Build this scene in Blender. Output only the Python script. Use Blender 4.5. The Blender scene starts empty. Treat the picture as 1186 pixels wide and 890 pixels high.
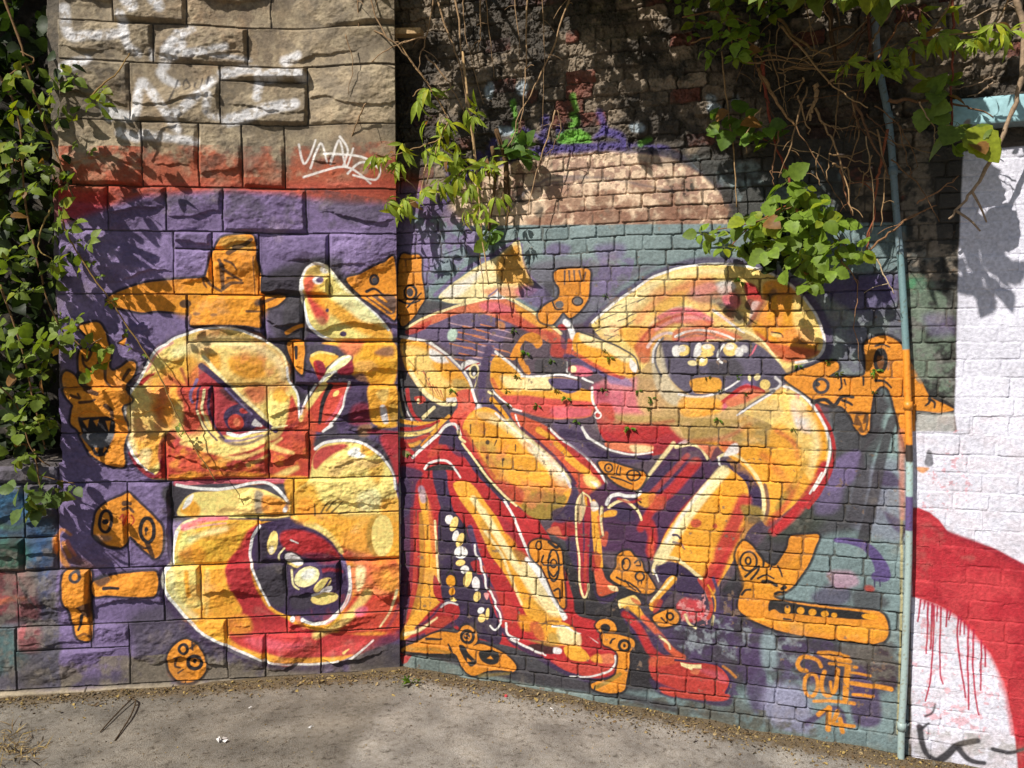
import bpy, math, random
import numpy as np
from mathutils import Vector, Matrix

# ------------------------------------------------------------------ camera
scene = bpy.context.scene
PW, PH = 1186.0, 890.0                 # the photograph's size: traced points are given in its pixels
FOC = PW * 28.0 / 36.0
PITCH = math.radians(3.1)
CAM_Z = 1.70
cam_data = bpy.data.cameras.new("camera")
cam_data.lens = 28.0
cam_data.sensor_width = 36.0
cam_data.clip_start = 0.05
cam_data.clip_end = 2000.0
cam = bpy.data.objects.new("camera", cam_data)
scene.collection.objects.link(cam)
cam.location = (0, 0, CAM_Z)
cam.rotation_euler = (math.radians(90) - PITCH, 0, 0)
scene.camera = cam

# ------------------------------------------------------------------ sky, sun, exposure
SUN_AZ = math.radians(46)              # the sun stands behind the viewer's left shoulder
SUN_EL = math.radians(44)
to_sun = Vector((-math.sin(SUN_AZ) * math.cos(SUN_EL), -math.cos(SUN_AZ) * math.cos(SUN_EL), math.sin(SUN_EL)))
world = bpy.data.worlds.new("World")
scene.world = world
world.use_nodes = True
wn = world.node_tree
wn.nodes.clear()
w_out = wn.nodes.new("ShaderNodeOutputWorld")
w_bg = wn.nodes.new("ShaderNodeBackground")
w_sky = wn.nodes.new("ShaderNodeTexSky")
w_sky.sky_type = 'NISHITA'
w_sky.sun_disc = False
w_sky.sun_elevation = SUN_EL
w_sky.sun_rotation = math.atan2(to_sun.x, to_sun.y)
w_bg.inputs[1].default_value = 0.052
wn.links.new(w_sky.outputs[0], w_bg.inputs[0])
wn.links.new(w_bg.outputs[0], w_out.inputs[0])
sun_data = bpy.data.lights.new("sun", 'SUN')
sun_data.energy = 5.0
sun_data.angle = math.radians(0.53)
sun_data.color = (1.0, 0.95, 0.86)
sun = bpy.data.objects.new("sun", sun_data)
scene.collection.objects.link(sun)
sun.rotation_euler = (-to_sun).to_track_quat('-Z', 'Y').to_euler()
scene.view_settings.view_transform = 'Standard'
scene.view_settings.look = 'None'
scene.view_settings.gamma = 1.0
scene.view_settings.use_curve_mapping = False
scene.view_settings.exposure = 0.36
scene.cycles.max_bounces = 6
scene.cycles.transparent_max_bounces = 6

# ------------------------------------------------------------------ helpers
def tag(o, label=None, cat=None, group=None, kind=None):
    if label: o['label'] = label
    if cat: o['category'] = cat
    if group: o['group'] = group
    if kind: o['kind'] = kind
    return o

def link(name, me, mat=None, parent=None):
    o = bpy.data.objects.new(name, me)
    scene.collection.objects.link(o)
    if mat is not None and me is not None and len(me.materials) == 0:
        me.materials.append(mat)
    if parent is not None:
        o.parent = parent
    return o

def empty(name, loc, label, cat, group=None):
    o = bpy.data.objects.new(name, None)
    o.empty_display_size = 0.1
    scene.collection.objects.link(o)
    o.location = loc
    return tag(o, label, cat, group)

def lin(c):
    c = np.asarray(c, dtype=np.float64) / 255.0
    return np.where(c <= 0.04045, c / 12.92, ((c + 0.055) / 1.055) ** 2.4)

_cp, _sp = math.cos(PITCH), math.sin(PITCH)
def ray(px, py):
    """direction from the camera through a point of the photograph"""
    x = (np.asarray(px, float) - PW / 2) / FOC
    y = -(np.asarray(py, float) - PH / 2) / FOC
    return np.stack([x, _cp + y * _sp, -_sp + y * _cp], axis=-1)

class Plane:
    """a wall's reference plane: origin, u along the wall to the right, v up the wall, n outwards"""
    def __init__(self, origin, u, lean=0.0):
        self.o = np.array(origin, float)
        self.u = np.array(u, float) / np.linalg.norm(u)
        n = np.array([self.u[1], -self.u[0], 0.0])
        v = np.array([0, 0, 1.0]) + n * lean
        self.v = v / np.linalg.norm(v)
        self.n = np.cross(self.u, self.v)
    def uv(self, px, py, d=0.0):
        r = ray(px, py)
        c = np.array([0, 0, CAM_Z])
        o = self.o + self.n * d
        t = ((o - c) @ self.n) / (r @ self.n)
        p = c + r * t[..., None]
        q = p - self.o
        return q @ self.u, q @ self.v
    def at(self, u, v, d=0.0):
        return self.o + np.multiply.outer(u, self.u) + np.multiply.outer(v, self.v) + np.multiply.outer(d, self.n)
    def pt(self, px, py, d=0.0):
        """world point that stands d metres in front of the wall"""
        u, v = self.uv(np.array(float(px)), np.array(float(py)), d)
        return Vector(self.at(u, v, d))

SEAM = 4.15
_r = ray(463, 400)
_o = np.array([0, 0, CAM_Z]) + _r * (SEAM / _r[1])
_aB = math.radians(-17.7)
_aA = math.radians(7.3)
WB = Plane((_o[0], _o[1], 0), (math.cos(_aB), math.sin(_aB), 0))
_nA = np.array([math.sin(_aA), -math.cos(_aA), 0])
WA = Plane(np.array([_o[0], _o[1], 0]) + _nA * 0.024, (math.cos(_aA), math.sin(_aA), 0), lean=0.004)

# ------------------------------------------------------------------ numpy noise
CELL = 0.0036 / 0.0027                 # noise cells below are given in 3.6 mm steps
def vnoise(h, w, cell, seed, ax=1.0):
    """smooth value noise in -1..1, cell in grid steps, ax stretches along the columns"""
    rng = np.random.default_rng(seed)
    cx, cy = cell * ax, cell
    gx, gy = int(w / cx) + 4, int(h / cy) + 4
    g = rng.uniform(-1, 1, (gy, gx)).astype(np.float32)
    x = (np.arange(w) / cx + rng.uniform(0, 1)).astype(np.float32)
    y = (np.arange(h) / cy + rng.uniform(0, 1)).astype(np.float32)
    xi, yi = x.astype(int), y.astype(int)
    fx, fy = x - xi, y - yi
    fx = fx * fx * (3 - 2 * fx); fy = fy * fy * (3 - 2 * fy)
    r = g[:, xi] * (1 - fx) + g[:, xi + 1] * fx
    return r[yi] * (1 - fy)[:, None] + r[yi + 1] * fy[:, None]

def fbm(h, w, cell, octaves, seed, gain=0.5, ax=1.0):
    s = np.zeros((h, w), np.float32); a = 1.0; tot = 0
    for k in range(octaves):
        c = cell / (2 ** k)
        if c < 1.2: break
        s += a * vnoise(h, w, c, seed * 31 + k, ax); tot += a; a *= gain
    return s / tot

def sstep(a, b, x):
    t = np.clip((x - a) / (b - a), 0, 1)
    return t * t * (3 - 2 * t)

# ------------------------------------------------------------------ painting on a wall's grid
def spline(pts, closed, n=6):
    p = np.array(pts, float)
    m = len(p)
    if m < 3: return p
    out = []
    rng = range(m) if closed else range(m - 1)
    for i in rng:
        p0 = p[(i - 1) % m] if closed or i > 0 else p[0]
        p1 = p[i]; p2 = p[(i + 1) % m]
        p3 = p[(i + 2) % m] if closed or i + 2 < m else p[m - 1]
        for k in range(n):
            t = k / n
            out.append(0.5 * (2 * p1 + (p2 - p0) * t + (2 * p0 - 5 * p1 + 4 * p2 - p3) * t * t + (3 * p1 - p0 - 3 * p2 + p3) * t ** 3))
    if not closed: out.append(p[-1])
    return np.array(out)

class Wall:
    def __init__(self, plane, x0, x1, top_px, step, mpp):
        self.P = plane; self.step = step; self.mpp = mpp
        y_ref = 395.0
        ua, _ = plane.uv(np.array(x0), np.array(y_ref)); ub, _ = plane.uv(np.array(x1), np.array(y_ref))
        _, vt = plane.uv(np.array((x0 + x1) / 2), np.array(top_px))
        self.u0, self.u1 = float(ua), float(ub)
        self.v0, self.v1 = -0.17, float(vt)
        self.w = int((self.u1 - self.u0) / step) + 1
        self.h = int((self.v1 - self.v0) / step) + 1
        self.U = self.u0 + np.arange(self.w) * step
        self.V = self.v0 + np.arange(self.h) * step
        self.col = np.zeros((self.h, self.w, 3), np.float32)
        self.H = np.zeros((self.h, self.w), np.float32)
        # edges of spray paint are never quite clean
        self.wob = (self.N(14, 3, 5), self.N(14, 3, 6))
    def N(self, cell, octaves, seed, gain=0.5, ax=1.0):
        return fbm(self.h, self.w, cell * CELL, octaves, seed, gain, ax)
    def g(self, pts):
        p = np.array(pts, float)
        u, v = self.P.uv(p[:, 0], p[:, 1])
        return np.stack([(u - self.u0) / self.step, (v - self.v0) / self.step], 1)
    def box(self, q, pad):
        a = np.floor(q.min(0) - pad).astype(int); b = np.ceil(q.max(0) + pad).astype(int)
        i0, j0 = max(a[0], 0), max(a[1], 0); i1, j1 = min(b[0] + 1, self.w), min(b[1] + 1, self.h)
        return (i0, i1, j0, j1) if i1 > i0 and j1 > j0 else None
    def dist(self, q, bx, closed, w=None):
        i0, i1, j0, j1 = bx
        X, Y = np.meshgrid(np.arange(i0, i1, dtype=np.float32), np.arange(j0, j1, dtype=np.float32))
        X = X + self.wob[0][j0:j1, i0:i1] * 0.9; Y = Y + self.wob[1][j0:j1, i0:i1] * 0.9
        d = np.full(X.shape, 1e9, np.float32)
        ins = np.zeros(X.shape, bool)
        m = len(q)
        for k in range(m if closed else m - 1):
            ax, ay = q[k]; bx_, by_ = q[(k + 1) % m]
            ex, ey = bx_ - ax, by_ - ay
            L = ex * ex + ey * ey + 1e-9
            t = np.clip(((X - ax) * ex + (Y - ay) * ey) / L, 0, 1)
            dd = np.hypot(X - ax - t * ex, Y - ay - t * ey)
            if w is not None:
                dd = dd - (w[k] + (w[min(k + 1, m - 1)] - w[k]) * t)
            d = np.minimum(d, dd)
            if closed and abs(ey) > 1e-9:
                ins ^= ((ay > Y) != (by_ > Y)) & (X < ex * (Y - ay) / ey + ax)
        if closed: d = np.where(ins, -d, d)
        return d
    def comp(self, bx, a, c):
        i0, i1, j0, j1 = bx
        s = self.col[j0:j1, i0:i1]
        s += a[..., None] * (np.asarray(c, np.float32) - s)
    def fill(self, c, pts, soft=1.0, al=1.0, smooth=True):
        q = self.g(spline(pts, True, 5) if smooth else np.array(pts, float))
        sf = max(soft * self.mpp / self.step * 0.8, 0.6)
        bx = self.box(q, sf + 3)
        if bx is None: return
        d = self.dist(q, bx, True)
        self.comp(bx, (1 - sstep(-sf, sf, d)) * al, lin(c))
    def line(self, c, pts, w0, w1=None, soft=0.8, al=1.0):
        s = spline(pts, False, 6) if len(pts) > 2 else np.array(pts, float)
        q = self.g(s)
        k = self.mpp / self.step
        w = np.linspace(w0, w0 if w1 is None else w1, len(q)) * k / 2
        sf = max(soft * k * 0.8, 0.6)
        bx = self.box(q, sf + w.max() + 3)
        if bx is None: return
        d = self.dist(q, bx, False, w)
        self.comp(bx, (1 - sstep(-sf, sf, d)) * al, lin(c))
    def build(self, name, mat, depth=0.35):
        h, w = self.h, self.w
        UU, VV = np.meshgrid(self.U, self.V)
        P = self.P
        co = (P.o + UU[..., None] * P.u + VV[..., None] * P.v + self.H[..., None] * P.n).reshape(-1, 3)
        idx = np.arange(h * w).reshape(h, w)
        quads = np.stack([idx[:-1, :-1], idx[:-1, 1:], idx[1:, 1:], idx[1:, :-1]], -1).reshape(-1, 4)
        # the sides and the back give the wall its thickness
        ring = np.concatenate([idx[0, :], idx[1:, -1], idx[-1, -2::-1], idx[-2:0:-1, 0]])
        bu = UU.reshape(-1)[ring]; bv = VV.reshape(-1)[ring]
        back = P.o + bu[:, None] * P.u + bv[:, None] * P.v - depth * P.n
        rb = h * w + np.arange(len(ring))
        nx = np.roll(np.arange(len(ring)), -1)
        sides = np.stack([ring, rb, rb[nx], ring[nx]], -1)
        co = np.concatenate([co, back]).astype(np.float32)
        quads = np.concatenate([quads, sides]).astype(np.int32)
        me = bpy.data.meshes.new(name)
        me.vertices.add(len(co)); me.vertices.foreach_set("co", co.reshape(-1))
        me.loops.add(quads.size); me.loops.foreach_set("vertex_index", quads.reshape(-1))
        me.polygons.add(len(quads)); me.polygons.foreach_set("loop_start", np.arange(len(quads), dtype=np.int32) * 4)
        me.update()
        me.polygons.foreach_set("use_smooth", np.concatenate([np.ones(len(quads) - len(sides), bool), np.zeros(len(sides), bool)]))
        att = me.color_attributes.new("paint", 'FLOAT_COLOR', 'POINT')
        c = np.ones((len(co), 4), np.float32)
        c[:h * w, :3] = self.col.reshape(-1, 3)
        c[h * w:, :3] = self.col.reshape(-1, 3)[ring]
        att.data.foreach_set("color", c.reshape(-1))
        me.validate()
        return link(name, me, mat)

def new_mat(name):
    m = bpy.data.materials.new(name)
    m.use_nodes = True
    nt = m.node_tree
    b = nt.nodes["Principled BSDF"]
    return m, nt, b

def wall_material(name, grain, rough):
    m, nt, b = new_mat(name)
    at = nt.nodes.new("ShaderNodeVertexColor"); at.layer_name = "paint"
    tc = nt.nodes.new("ShaderNodeTexCoord")
    n1 = nt.nodes.new("ShaderNodeTexNoise"); n1.inputs["Scale"].default_value = grain; n1.inputs["Detail"].default_value = 6
    n2 = nt.nodes.new("ShaderNodeTexNoise"); n2.inputs["Scale"].default_value = 5.0; n2.inputs["Detail"].default_value = 5
    n3 = nt.nodes.new("ShaderNodeTexNoise"); n3.inputs["Scale"].default_value = 420.0; n3.inputs["Detail"].default_value = 2
    for n in (n1, n2, n3): nt.links.new(tc.outputs["Object"], n.inputs["Vector"])
    r1 = nt.nodes.new("ShaderNodeMapRange"); r1.inputs[1].default_value = 0.3; r1.inputs[2].default_value = 0.7; r1.inputs[3].default_value = 0.76; r1.inputs[4].default_value = 1.16
    nt.links.new(n1.outputs[0], r1.inputs[0])
    r2 = nt.nodes.new("ShaderNodeMapRange"); r2.inputs[1].default_value = 0.3; r2.inputs[2].default_value = 0.7; r2.inputs[3].default_value = 0.88; r2.inputs[4].default_value = 1.08
    nt.links.new(n2.outputs[0], r2.inputs[0])
    mu = nt.nodes.new("ShaderNodeMath"); mu.operation = 'MULTIPLY'
    nt.links.new(r1.outputs[0], mu.inputs[0]); nt.links.new(r2.outputs[0], mu.inputs[1])
    vm = nt.nodes.new("ShaderNodeVectorMath"); vm.operation = 'SCALE'
    nt.links.new(at.outputs[0], vm.inputs[0]); nt.links.new(mu.outputs[0], vm.inputs["Scale"])
    nt.links.new(vm.outputs[0], b.inputs["Base Color"])
    ad = nt.nodes.new("ShaderNodeMath"); ad.operation = 'MULTIPLY_ADD'; ad.inputs[1].default_value = 0.6
    nt.links.new(n3.outputs[0], ad.inputs[0]); nt.links.new(n1.outputs[0], ad.inputs[2])
    bp = nt.nodes.new("ShaderNodeBump"); bp.inputs["Strength"].default_value = 0.8; bp.inputs["Distance"].default_value = 0.005
    nt.links.new(ad.outputs[0], bp.inputs["Height"]); nt.links.new(bp.outputs[0], b.inputs["Normal"])
    b.inputs["Roughness"].default_value = rough
    b.inputs["Specular IOR Level"].default_value = 0.35
    return m
# ------------------------------------------------------------------ the stone wall: relief
STEP = 0.0027
A = Wall(WA, -150, 460.5, -70, STEP, 0.0044)
B = Wall(WB, 459, 1330, -75, STEP, 0.0040)

def stone_list():
    R = []
    def row(y0, y1, xs):
        for a, b in zip(xs[:-1], xs[1:]): R.append((a, y0, b, y1))
    row(-130, -45, [-150, 67, 170, 300, 405, 470])
    row(-45, 33, [67, 130, 215, 314, 470])
    row(33, 78, [67, 178, 287, 470])
    row(78, 145, [67, 150, 255]); row(78, 95, [255, 357]); row(95, 145, [255, 357]); row(78, 145, [357, 470])
    row(145, 219, [67, 164, 230, 280, 330, 470])
    row(219, 270, [67, 125, 192, 258, 355, 470])
    row(270, 342, [67, 201]); row(270, 290, [201, 246]); row(290, 342, [201, 246])
    row(270, 290, [246, 300]); row(290, 342, [246, 300]); row(270, 320, [300, 382]); row(320, 342, [300, 382]); row(270, 342, [382, 470])
    row(342, 447, [67, 217]); row(342, 396, [217, 307, 352, 470]); row(396, 447, [217, 340, 470])
    row(447, 499, [67, 150, 247, 310, 358]); row(499, 555, [67, 192, 311, 358]); row(447, 490, [358, 470]); row(490, 505, [358, 470]); row(505, 555, [358, 470])
    row(535, 555, [-150, -40, 67])
    row(555, 615, [-150, -60, 28, 67]); row(615, 652, [-150, -20, 28, 67])
    row(555, 652, [67, 148, 199]); row(555, 597, [199, 340, 470]); row(597, 652, [199, 300, 470])
    row(652, 715, [-150, -70, 20, 105, 190, 233, 332, 394, 470])
    row(715, 735, [263, 333, 470]); row(735, 785, [263, 308, 372, 470])
    row(715, 742, [105, 150]); row(742, 785, [18, 150]); row(715, 742, [18, 105]); row(715, 785, [150, 263]); row(715, 785, [-150, -70, 18])
    row(785, 830, [-150, -20, 100, 215, 340, 470])
    return R

def relief_stone(W):
    h, w = W.h, W.w
    UU, VV = np.meshgrid(W.U, W.V)
    n_big = W.N(60, 5, 11, 0.55, 1.4)
    n_mid = W.N(22, 4, 12, 0.6, 1.6)
    n_fine = W.N(7, 3, 13, 0.6, 1.3)
    wu = W.N(30, 3, 14) * 0.006; wv = W.N(30, 3, 15) * 0.005
    H = -0.010 + W.N(40, 4, 17) * 0.009 + n_fine * 0.0012
    edge = np.full((h, w), -1.0, np.float32)
    sid = np.full((h, w), -1, int)
    rng = np.random.default_rng(77)
    for k, (x0, y0, x1, y1) in enumerate(stone_list()):
        xm = min(max((x0 + x1) / 2, 0), 460)
        _, vt = W.P.uv(np.array(300.0), np.array(float(y0))); _, vb = W.P.uv(np.array(300.0), np.array(float(y1)))
        ua, _ = W.P.uv(np.array(float(x0)), np.array((y0 + y1) / 2.0)); ub, _ = W.P.uv(np.array(float(x1)), np.array((y0 + y1) / 2.0))
        i0 = max(int((ua - W.u0) / W.step) - 3, 0); i1 = min(int((ub - W.u0) / W.step) + 4, w)
        j0 = max(int((vb - W.v0) / W.step) - 3, 0); j1 = min(int((vt - W.v0) / W.step) + 4, h)
        if i1 <= i0 or j1 <= j0: continue
        u = UU[j0:j1, i0:i1] + wu[j0:j1, i0:i1]; v = VV[j0:j1, i0:i1] + wv[j0:j1, i0:i1]
        e = np.minimum(np.minimum(u - ua, ub - u), np.minimum(v - vb, vt - v)) - 0.0035
        inside = e > 0
        cu, cv = (ua + ub) / 2, (vt + vb) / 2
        hu, hv = (ub - ua) / 2, (vt - vb) / 2
        # rock faced: a few chisel planes meet over the stone
        f = np.full(u.shape, 1e3, np.float32)
        area = min(hu * 2, 0.5)
        amp = 0.024 + 0.024 * rng.random()
        if y0 > 700: amp *= 0.55
        for q in range(rng.integers(5, 9)):
            th = rng.uniform(0, 2 * math.pi)
            du, dv = math.cos(th), math.sin(th)
            pu, pv = cu + rng.uniform(-.7, .7) * hu, cv + rng.uniform(-.6, .6) * hv
            sl = rng.uniform(0.03, 0.30) * (0.55 if abs(du) > 0.8 else 1.0)
            f = np.minimum(f, amp * rng.uniform(0.75, 1.1) - sl * ((u - pu) * du + (v - pv) * dv))
        # a lower flake broken off the face
        if rng.random() < 0.75:
            pu, pv = cu + rng.uniform(-.5, .5) * hu, cv - rng.uniform(.05, .55) * hv
            line_ = (v - pv) - 0.35 * np.sin((u - pu) * rng.uniform(8, 18) + rng.uniform(0, 6)) * hv * 0.5 + n_mid[j0:j1, i0:i1] * 0.03
            f = f - sstep(0.005, -0.004, line_) * rng.uniform(0.007, 0.024)
        f = f + n_big[j0:j1, i0:i1] * 0.012 + n_mid[j0:j1, i0:i1] * rng.uniform(.004, .017) + n_fine[j0:j1, i0:i1] * rng.uniform(.002, .006)
        margin = sstep(0.0, 0.016, e)
        f = np.clip(f, -0.002, 0.05) * (0.12 + 0.88 * margin) * np.clip(e / 0.004, 0, 1)
        f += rng.uniform(-0.003, 0.003)
        H[j0:j1, i0:i1] = np.where(inside, f, H[j0:j1, i0:i1])
        sid[j0:j1, i0:i1] = np.where(inside, k, sid[j0:j1, i0:i1])
        edge[j0:j1, i0:i1] = np.where(inside, e, edge[j0:j1, i0:i1])
    return H, edge, sid

A.H, A.edge, A.sid = relief_stone(A)
# the wall ends in a quoin at the left; below it a lower wall runs on
pu67, _ = A.P.uv(np.array(66.0), np.array(400.0))
_, pv540 = A.P.uv(np.array(60.0), np.array(538.0))
UUa, VVa = np.meshgrid(A.U, A.V)
hole = (UUa + A.N(20, 3, 91) * 0.01 < pu67) & (VVa + A.N(20, 3, 92) * 0.02 > pv540)
A.H[hole] = -0.55 + A.N(40, 3, 93)[hole] * 0.05
_, v430 = A.P.uv(np.array(460.0), np.array(400.0)); _, v120 = A.P.uv(np.array(460.0), np.array(90.0))
_, v560 = A.P.uv(np.array(460.0), np.array(575.0)); _, v500 = A.P.uv(np.array(460.0), np.array(520.0))
ue0, _ = A.P.uv(np.array(330.0), np.array(300.0)); ue1, _ = A.P.uv(np.array(452.0), np.array(300.0))
A.H += (0.12 * sstep(v430, v120, VVa) + 0.008 * sstep(v560, v500, VVa)) * sstep(ue0, ue1, UUa) * ~hole      # the pier leans out towards the top
# the foot course stands a little proud
_, vfoot = A.P.uv(np.array(300.0), np.array(786.0))
A.H += sstep(vfoot + 0.004, vfoot - 0.012, VVa) * 0.022

# ------------------------------------------------------------------ the brick wall: relief
COURSES = [260, 275, 292, 309.5, 325.7, 343.2, 362, 380, 397, 414.7, 433, 453, 471.3, 491.5, 512, 530.6, 549.5, 567.7, 587,
           606.7, 625, 643, 659.4, 677.6, 697.8, 714.7, 731.5, 751.7, 772, 790, 806.5, 826, 846, 866]
_y = 260.0
while _y > -110:
    _y -= 16.4
    COURSES.insert(0, _y)
UUb, VVb = np.meshgrid(B.U, B.V)
def vB(py): return float(B.P.uv(np.array(700.0), np.array(float(py)))[1])
def uB(px, py=450.0): return float(B.P.uv(np.array(float(px)), np.array(float(py)))[0])

def relief_brick(W):
    h, w = W.h, W.w
    rng = np.random.default_rng(5)
    n_w = W.N(70, 3, 21, 0.5, 2.0) * 0.008
    n_e = W.N(9, 3, 22) * 0.0035
    n_e2 = W.N(9, 3, 23) * 0.0030
    n_f = W.N(6, 3, 24, 0.6)
    n_m = W.N(26, 4, 25, 0.6)
    # the upper courses are eroded and smeared with old render
    v180 = vB(182)
    rough = sstep(v180 - 0.10, v180 + 0.10, VVb + W.N(60, 3, 26) * 0.12)
    H = np.full((h, w), -0.0075, np.float32) + n_f * 0.0016
    edge = np.full((h, w), -1.0, np.float32); bid = np.full((h, w), -1, int)
    blen = uB(716) - uB(684)
    vs = [vB(y) for y in COURSES]
    kb = 0
    for r in range(len(vs) - 1):
        vt, vb = vs[r], vs[r + 1]
        j0 = max(int((vb - W.v0) / W.step) - 4, 0); j1 = min(int((vt - W.v0) / W.step) + 5, h)
        if j1 <= j0: continue
        off = (0.5 if r % 2 else 0.0) * blen + rng.uniform(-.012, .012)
        x = W.u0 - blen * 1.2 + off
        while x < W.u1 + blen:
            L = blen * rng.choice([1, 1, 1, 1, 0.92, 1.08, 0.55 if rng.random() < .25 else 1])
            a, b = x, x + L
            x = b
            i0 = max(int((a - W.u0) / W.step) - 4, 0); i1 = min(int((b - W.u0) / W.step) + 5, w)
            if i1 <= i0: continue
            sl = np.s_[j0:j1, i0:i1]
            rg = rough[sl]
            u = UUb[sl] + n_e[sl] * (1 + 1.8 * rg); v = VVb[sl] + n_w[sl] + n_e2[sl] * (1 + 1.8 * rg)
            jw = 0.0016 + rng.uniform(0, 0.0022)
            eu = np.minimum(u - a, b - u) - jw * 1.1 - 0.001; ev = np.minimum(v - vb, vt - v) - jw
            e = np.minimum(eu, ev)
            rc = 0.009
            cu_, cv_ = np.maximum(rc - eu, 0), np.maximum(rc - ev, 0)
            er = np.where((eu < rc) & (ev < rc), rc - np.hypot(cu_, cv_), e)
            inside = er > 0
            hh = rng.normal(0, 0.0018) + (u - (a + b) / 2) * rng.normal(0, 0.020) + (v - (vt + vb) / 2) * rng.normal(0, 0.03)
            f = hh + n_m[sl] * 0.0022 + n_f[sl] * 0.0010 - 0.0026 * (1 - np.clip(er / 0.005, 0, 1)) ** 2
            lost = rng.random() < 0.10
            f = f + rg * (n_m[sl] * 0.014 + n_f[sl] * 0.005 + rng.normal(0, 0.008) - (0.016 if lost else 0))
            H[sl] = np.where(inside, f, H[sl])
            bid[sl] = np.where(inside, kb, bid[sl]); edge[sl] = np.where(inside, er, edge[sl])
            kb += 1
    # some joints have lost their mortar, some are flush with thick paint
    jm = edge < 0
    deep = W.N(40, 3, 28)
    H -= jm * np.clip(deep, 0, 1) * 0.010
    H += jm * np.clip(-deep - 0.10, 0, 0.5) * 0.011
    lump = W.N(20, 5, 27, 0.66)
    H += rough * (np.abs(lump) * 0.034 + W.N(60, 3, 29) * 0.014 - 0.004)
    return H, edge, bid, rough

B.H, B.edge, B.bid, B.rough = relief_brick(B)
# dark grey patch beside the pipe
# ------------------------------------------------------------------ bare stone and brick colours
def shade(W, mask, base, var, seed, ids):
    n = W.N(40, 4, seed); n2 = W.N(8, 3, seed + 1)
    rng = np.random.default_rng(seed)
    idv = rng.normal(0, 1, ids.max() + 2)[ids]
    f = 1 + var * (0.5 * n + 0.35 * n2 + 0.35 * idv)
    c = lin(base)[None, None, :] * f[..., None]
    W.col[:] = np.where(mask[..., None], c, W.col)

shade(A, np.ones((A.h, A.w), bool), (146, 130, 106), 0.36, 301, A.sid)
st = A.N(90, 4, 305)
A.col += (np.clip(st, 0, 1)[..., None] * 0.4) * (lin((160, 116, 78)) - A.col)
A.col[A.sid < 0] = lin((120, 110, 95))
A.col[hole] = lin((42, 36, 28))
shade(B, np.ones((B.h, B.w), bool), (132, 116, 98), 0.6, 311, B.bid)
rng = np.random.default_rng(9)
redb = (rng.random(B.bid.max() + 2) < 0.13)[B.bid] & (B.bid >= 0)
B.col[redb] = (lin((112, 64, 50)) * (1 + 0.4 * B.N(12, 3, 312)[..., None]))[redb]
soot = sstep(-0.2, 0.2, B.N(46, 5, 313, 0.7) + 0.55 * B.N(150, 3, 314) + 0.22)
B.col += (soot * 0.82)[..., None] * (lin((42, 38, 34)) - B.col)

def V_(W, *shapes):
    for s in shapes:
        k = s[0]
        if k == 'F': W.fill(*s[1:])
        else: W.line(*s[1:])
# ------------------------------------------------------------------ the paint on both walls (points traced in the photograph)
C = dict(W=(244, 240, 236), w=(232, 226, 226), Y=(250, 216, 128), y=(252, 232, 172), O=(246, 174, 58), o=(230, 146, 44), a=(236, 160, 38),
         S=(222, 122, 84), s=(212, 92, 58), R=(178, 42, 44), r=(190, 66, 52), D=(138, 34, 52), P=(62, 44, 78), p=(78, 60, 96), V=(118, 101, 144), v=(146, 126, 172),
         G=(66, 62, 68), g=(112, 108, 110), K=(34, 29, 34), T=(124, 144, 147), t=(160, 184, 188), B=(150, 124, 52), b=(176, 150, 76),
         L=(222, 108, 128), l=(236, 160, 160), N=(206, 170, 112), n=(120, 72, 36), U=(70, 150, 196), E=(96, 150, 96), H=(150, 158, 166))
def _p(s):
    if isinstance(s, str):
        return [tuple(float(q) for q in t.split(',')) for t in s.split()]
    return s
PAINTED = [A, B]
def _walls(p):
    xs = [q[0] for q in p]
    return [W for W, ok in ((A, min(xs) < 466), (B, max(xs) > 454)) if ok and W in PAINTED]
def _c(c): return C[c] if isinstance(c, str) else c
def F(c, s, soft=1.0, al=1.0, sm=True):
    p = _p(s)
    for W in _walls(p): W.fill(_c(c), p, soft, al, sm)
def Q(c, s, soft=1.0, al=1.0): F(c, s, soft, al, False)
def S(c, s, w0, w1=None, soft=0.8, al=1.0):
    p = _p(s)
    if c == 'K': w0 = w0 * 1.25; w1 = None if w1 is None else w1 * 1.25
    for W in _walls(p): W.line(_c(c), p, w0, w1, soft, al)
def _ell(cx, cy, rx, ry, ang=0, n=14):
    a = math.radians(ang)
    return [(cx + rx * math.cos(t) * math.cos(a) - ry * math.sin(t) * math.sin(a), cy + rx * math.cos(t) * math.sin(a) + ry * math.sin(t) * math.cos(a)) for t in [2 * math.pi * k / n for k in range(n)]]
def E(c, cx, cy, rx, ry, ang=0, soft=0.8, al=1.0): F(c, _ell(cx, cy, rx, ry, ang), soft, al, False)
def RG(c, cx, cy, rx, ry, w, ang=0, soft=0.7):
    p = _ell(cx, cy, rx, ry, ang, 16); S(c, p + [p[0], p[1]], w, None, soft)
def blot(W, c, region, cell, th, seed, al=0.8, wid=0.25):
    """worn patches: noise inside a traced area"""
    p = _p(region); q = W.g(p); bx = W.box(q, 8)
    if bx is None: return
    i0, i1, j0, j1 = bx
    d = W.dist(q, bx, True) * W.step / W.mpp
    n = W.N(cell, 4, seed, 0.6)[j0:j1, i0:i1]
    W.comp(bx, sstep(th - wid, th + wid, n + np.clip(-d / 60, -0.6, 0.15)) * al * (d < 6), lin(_c(c)))

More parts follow.
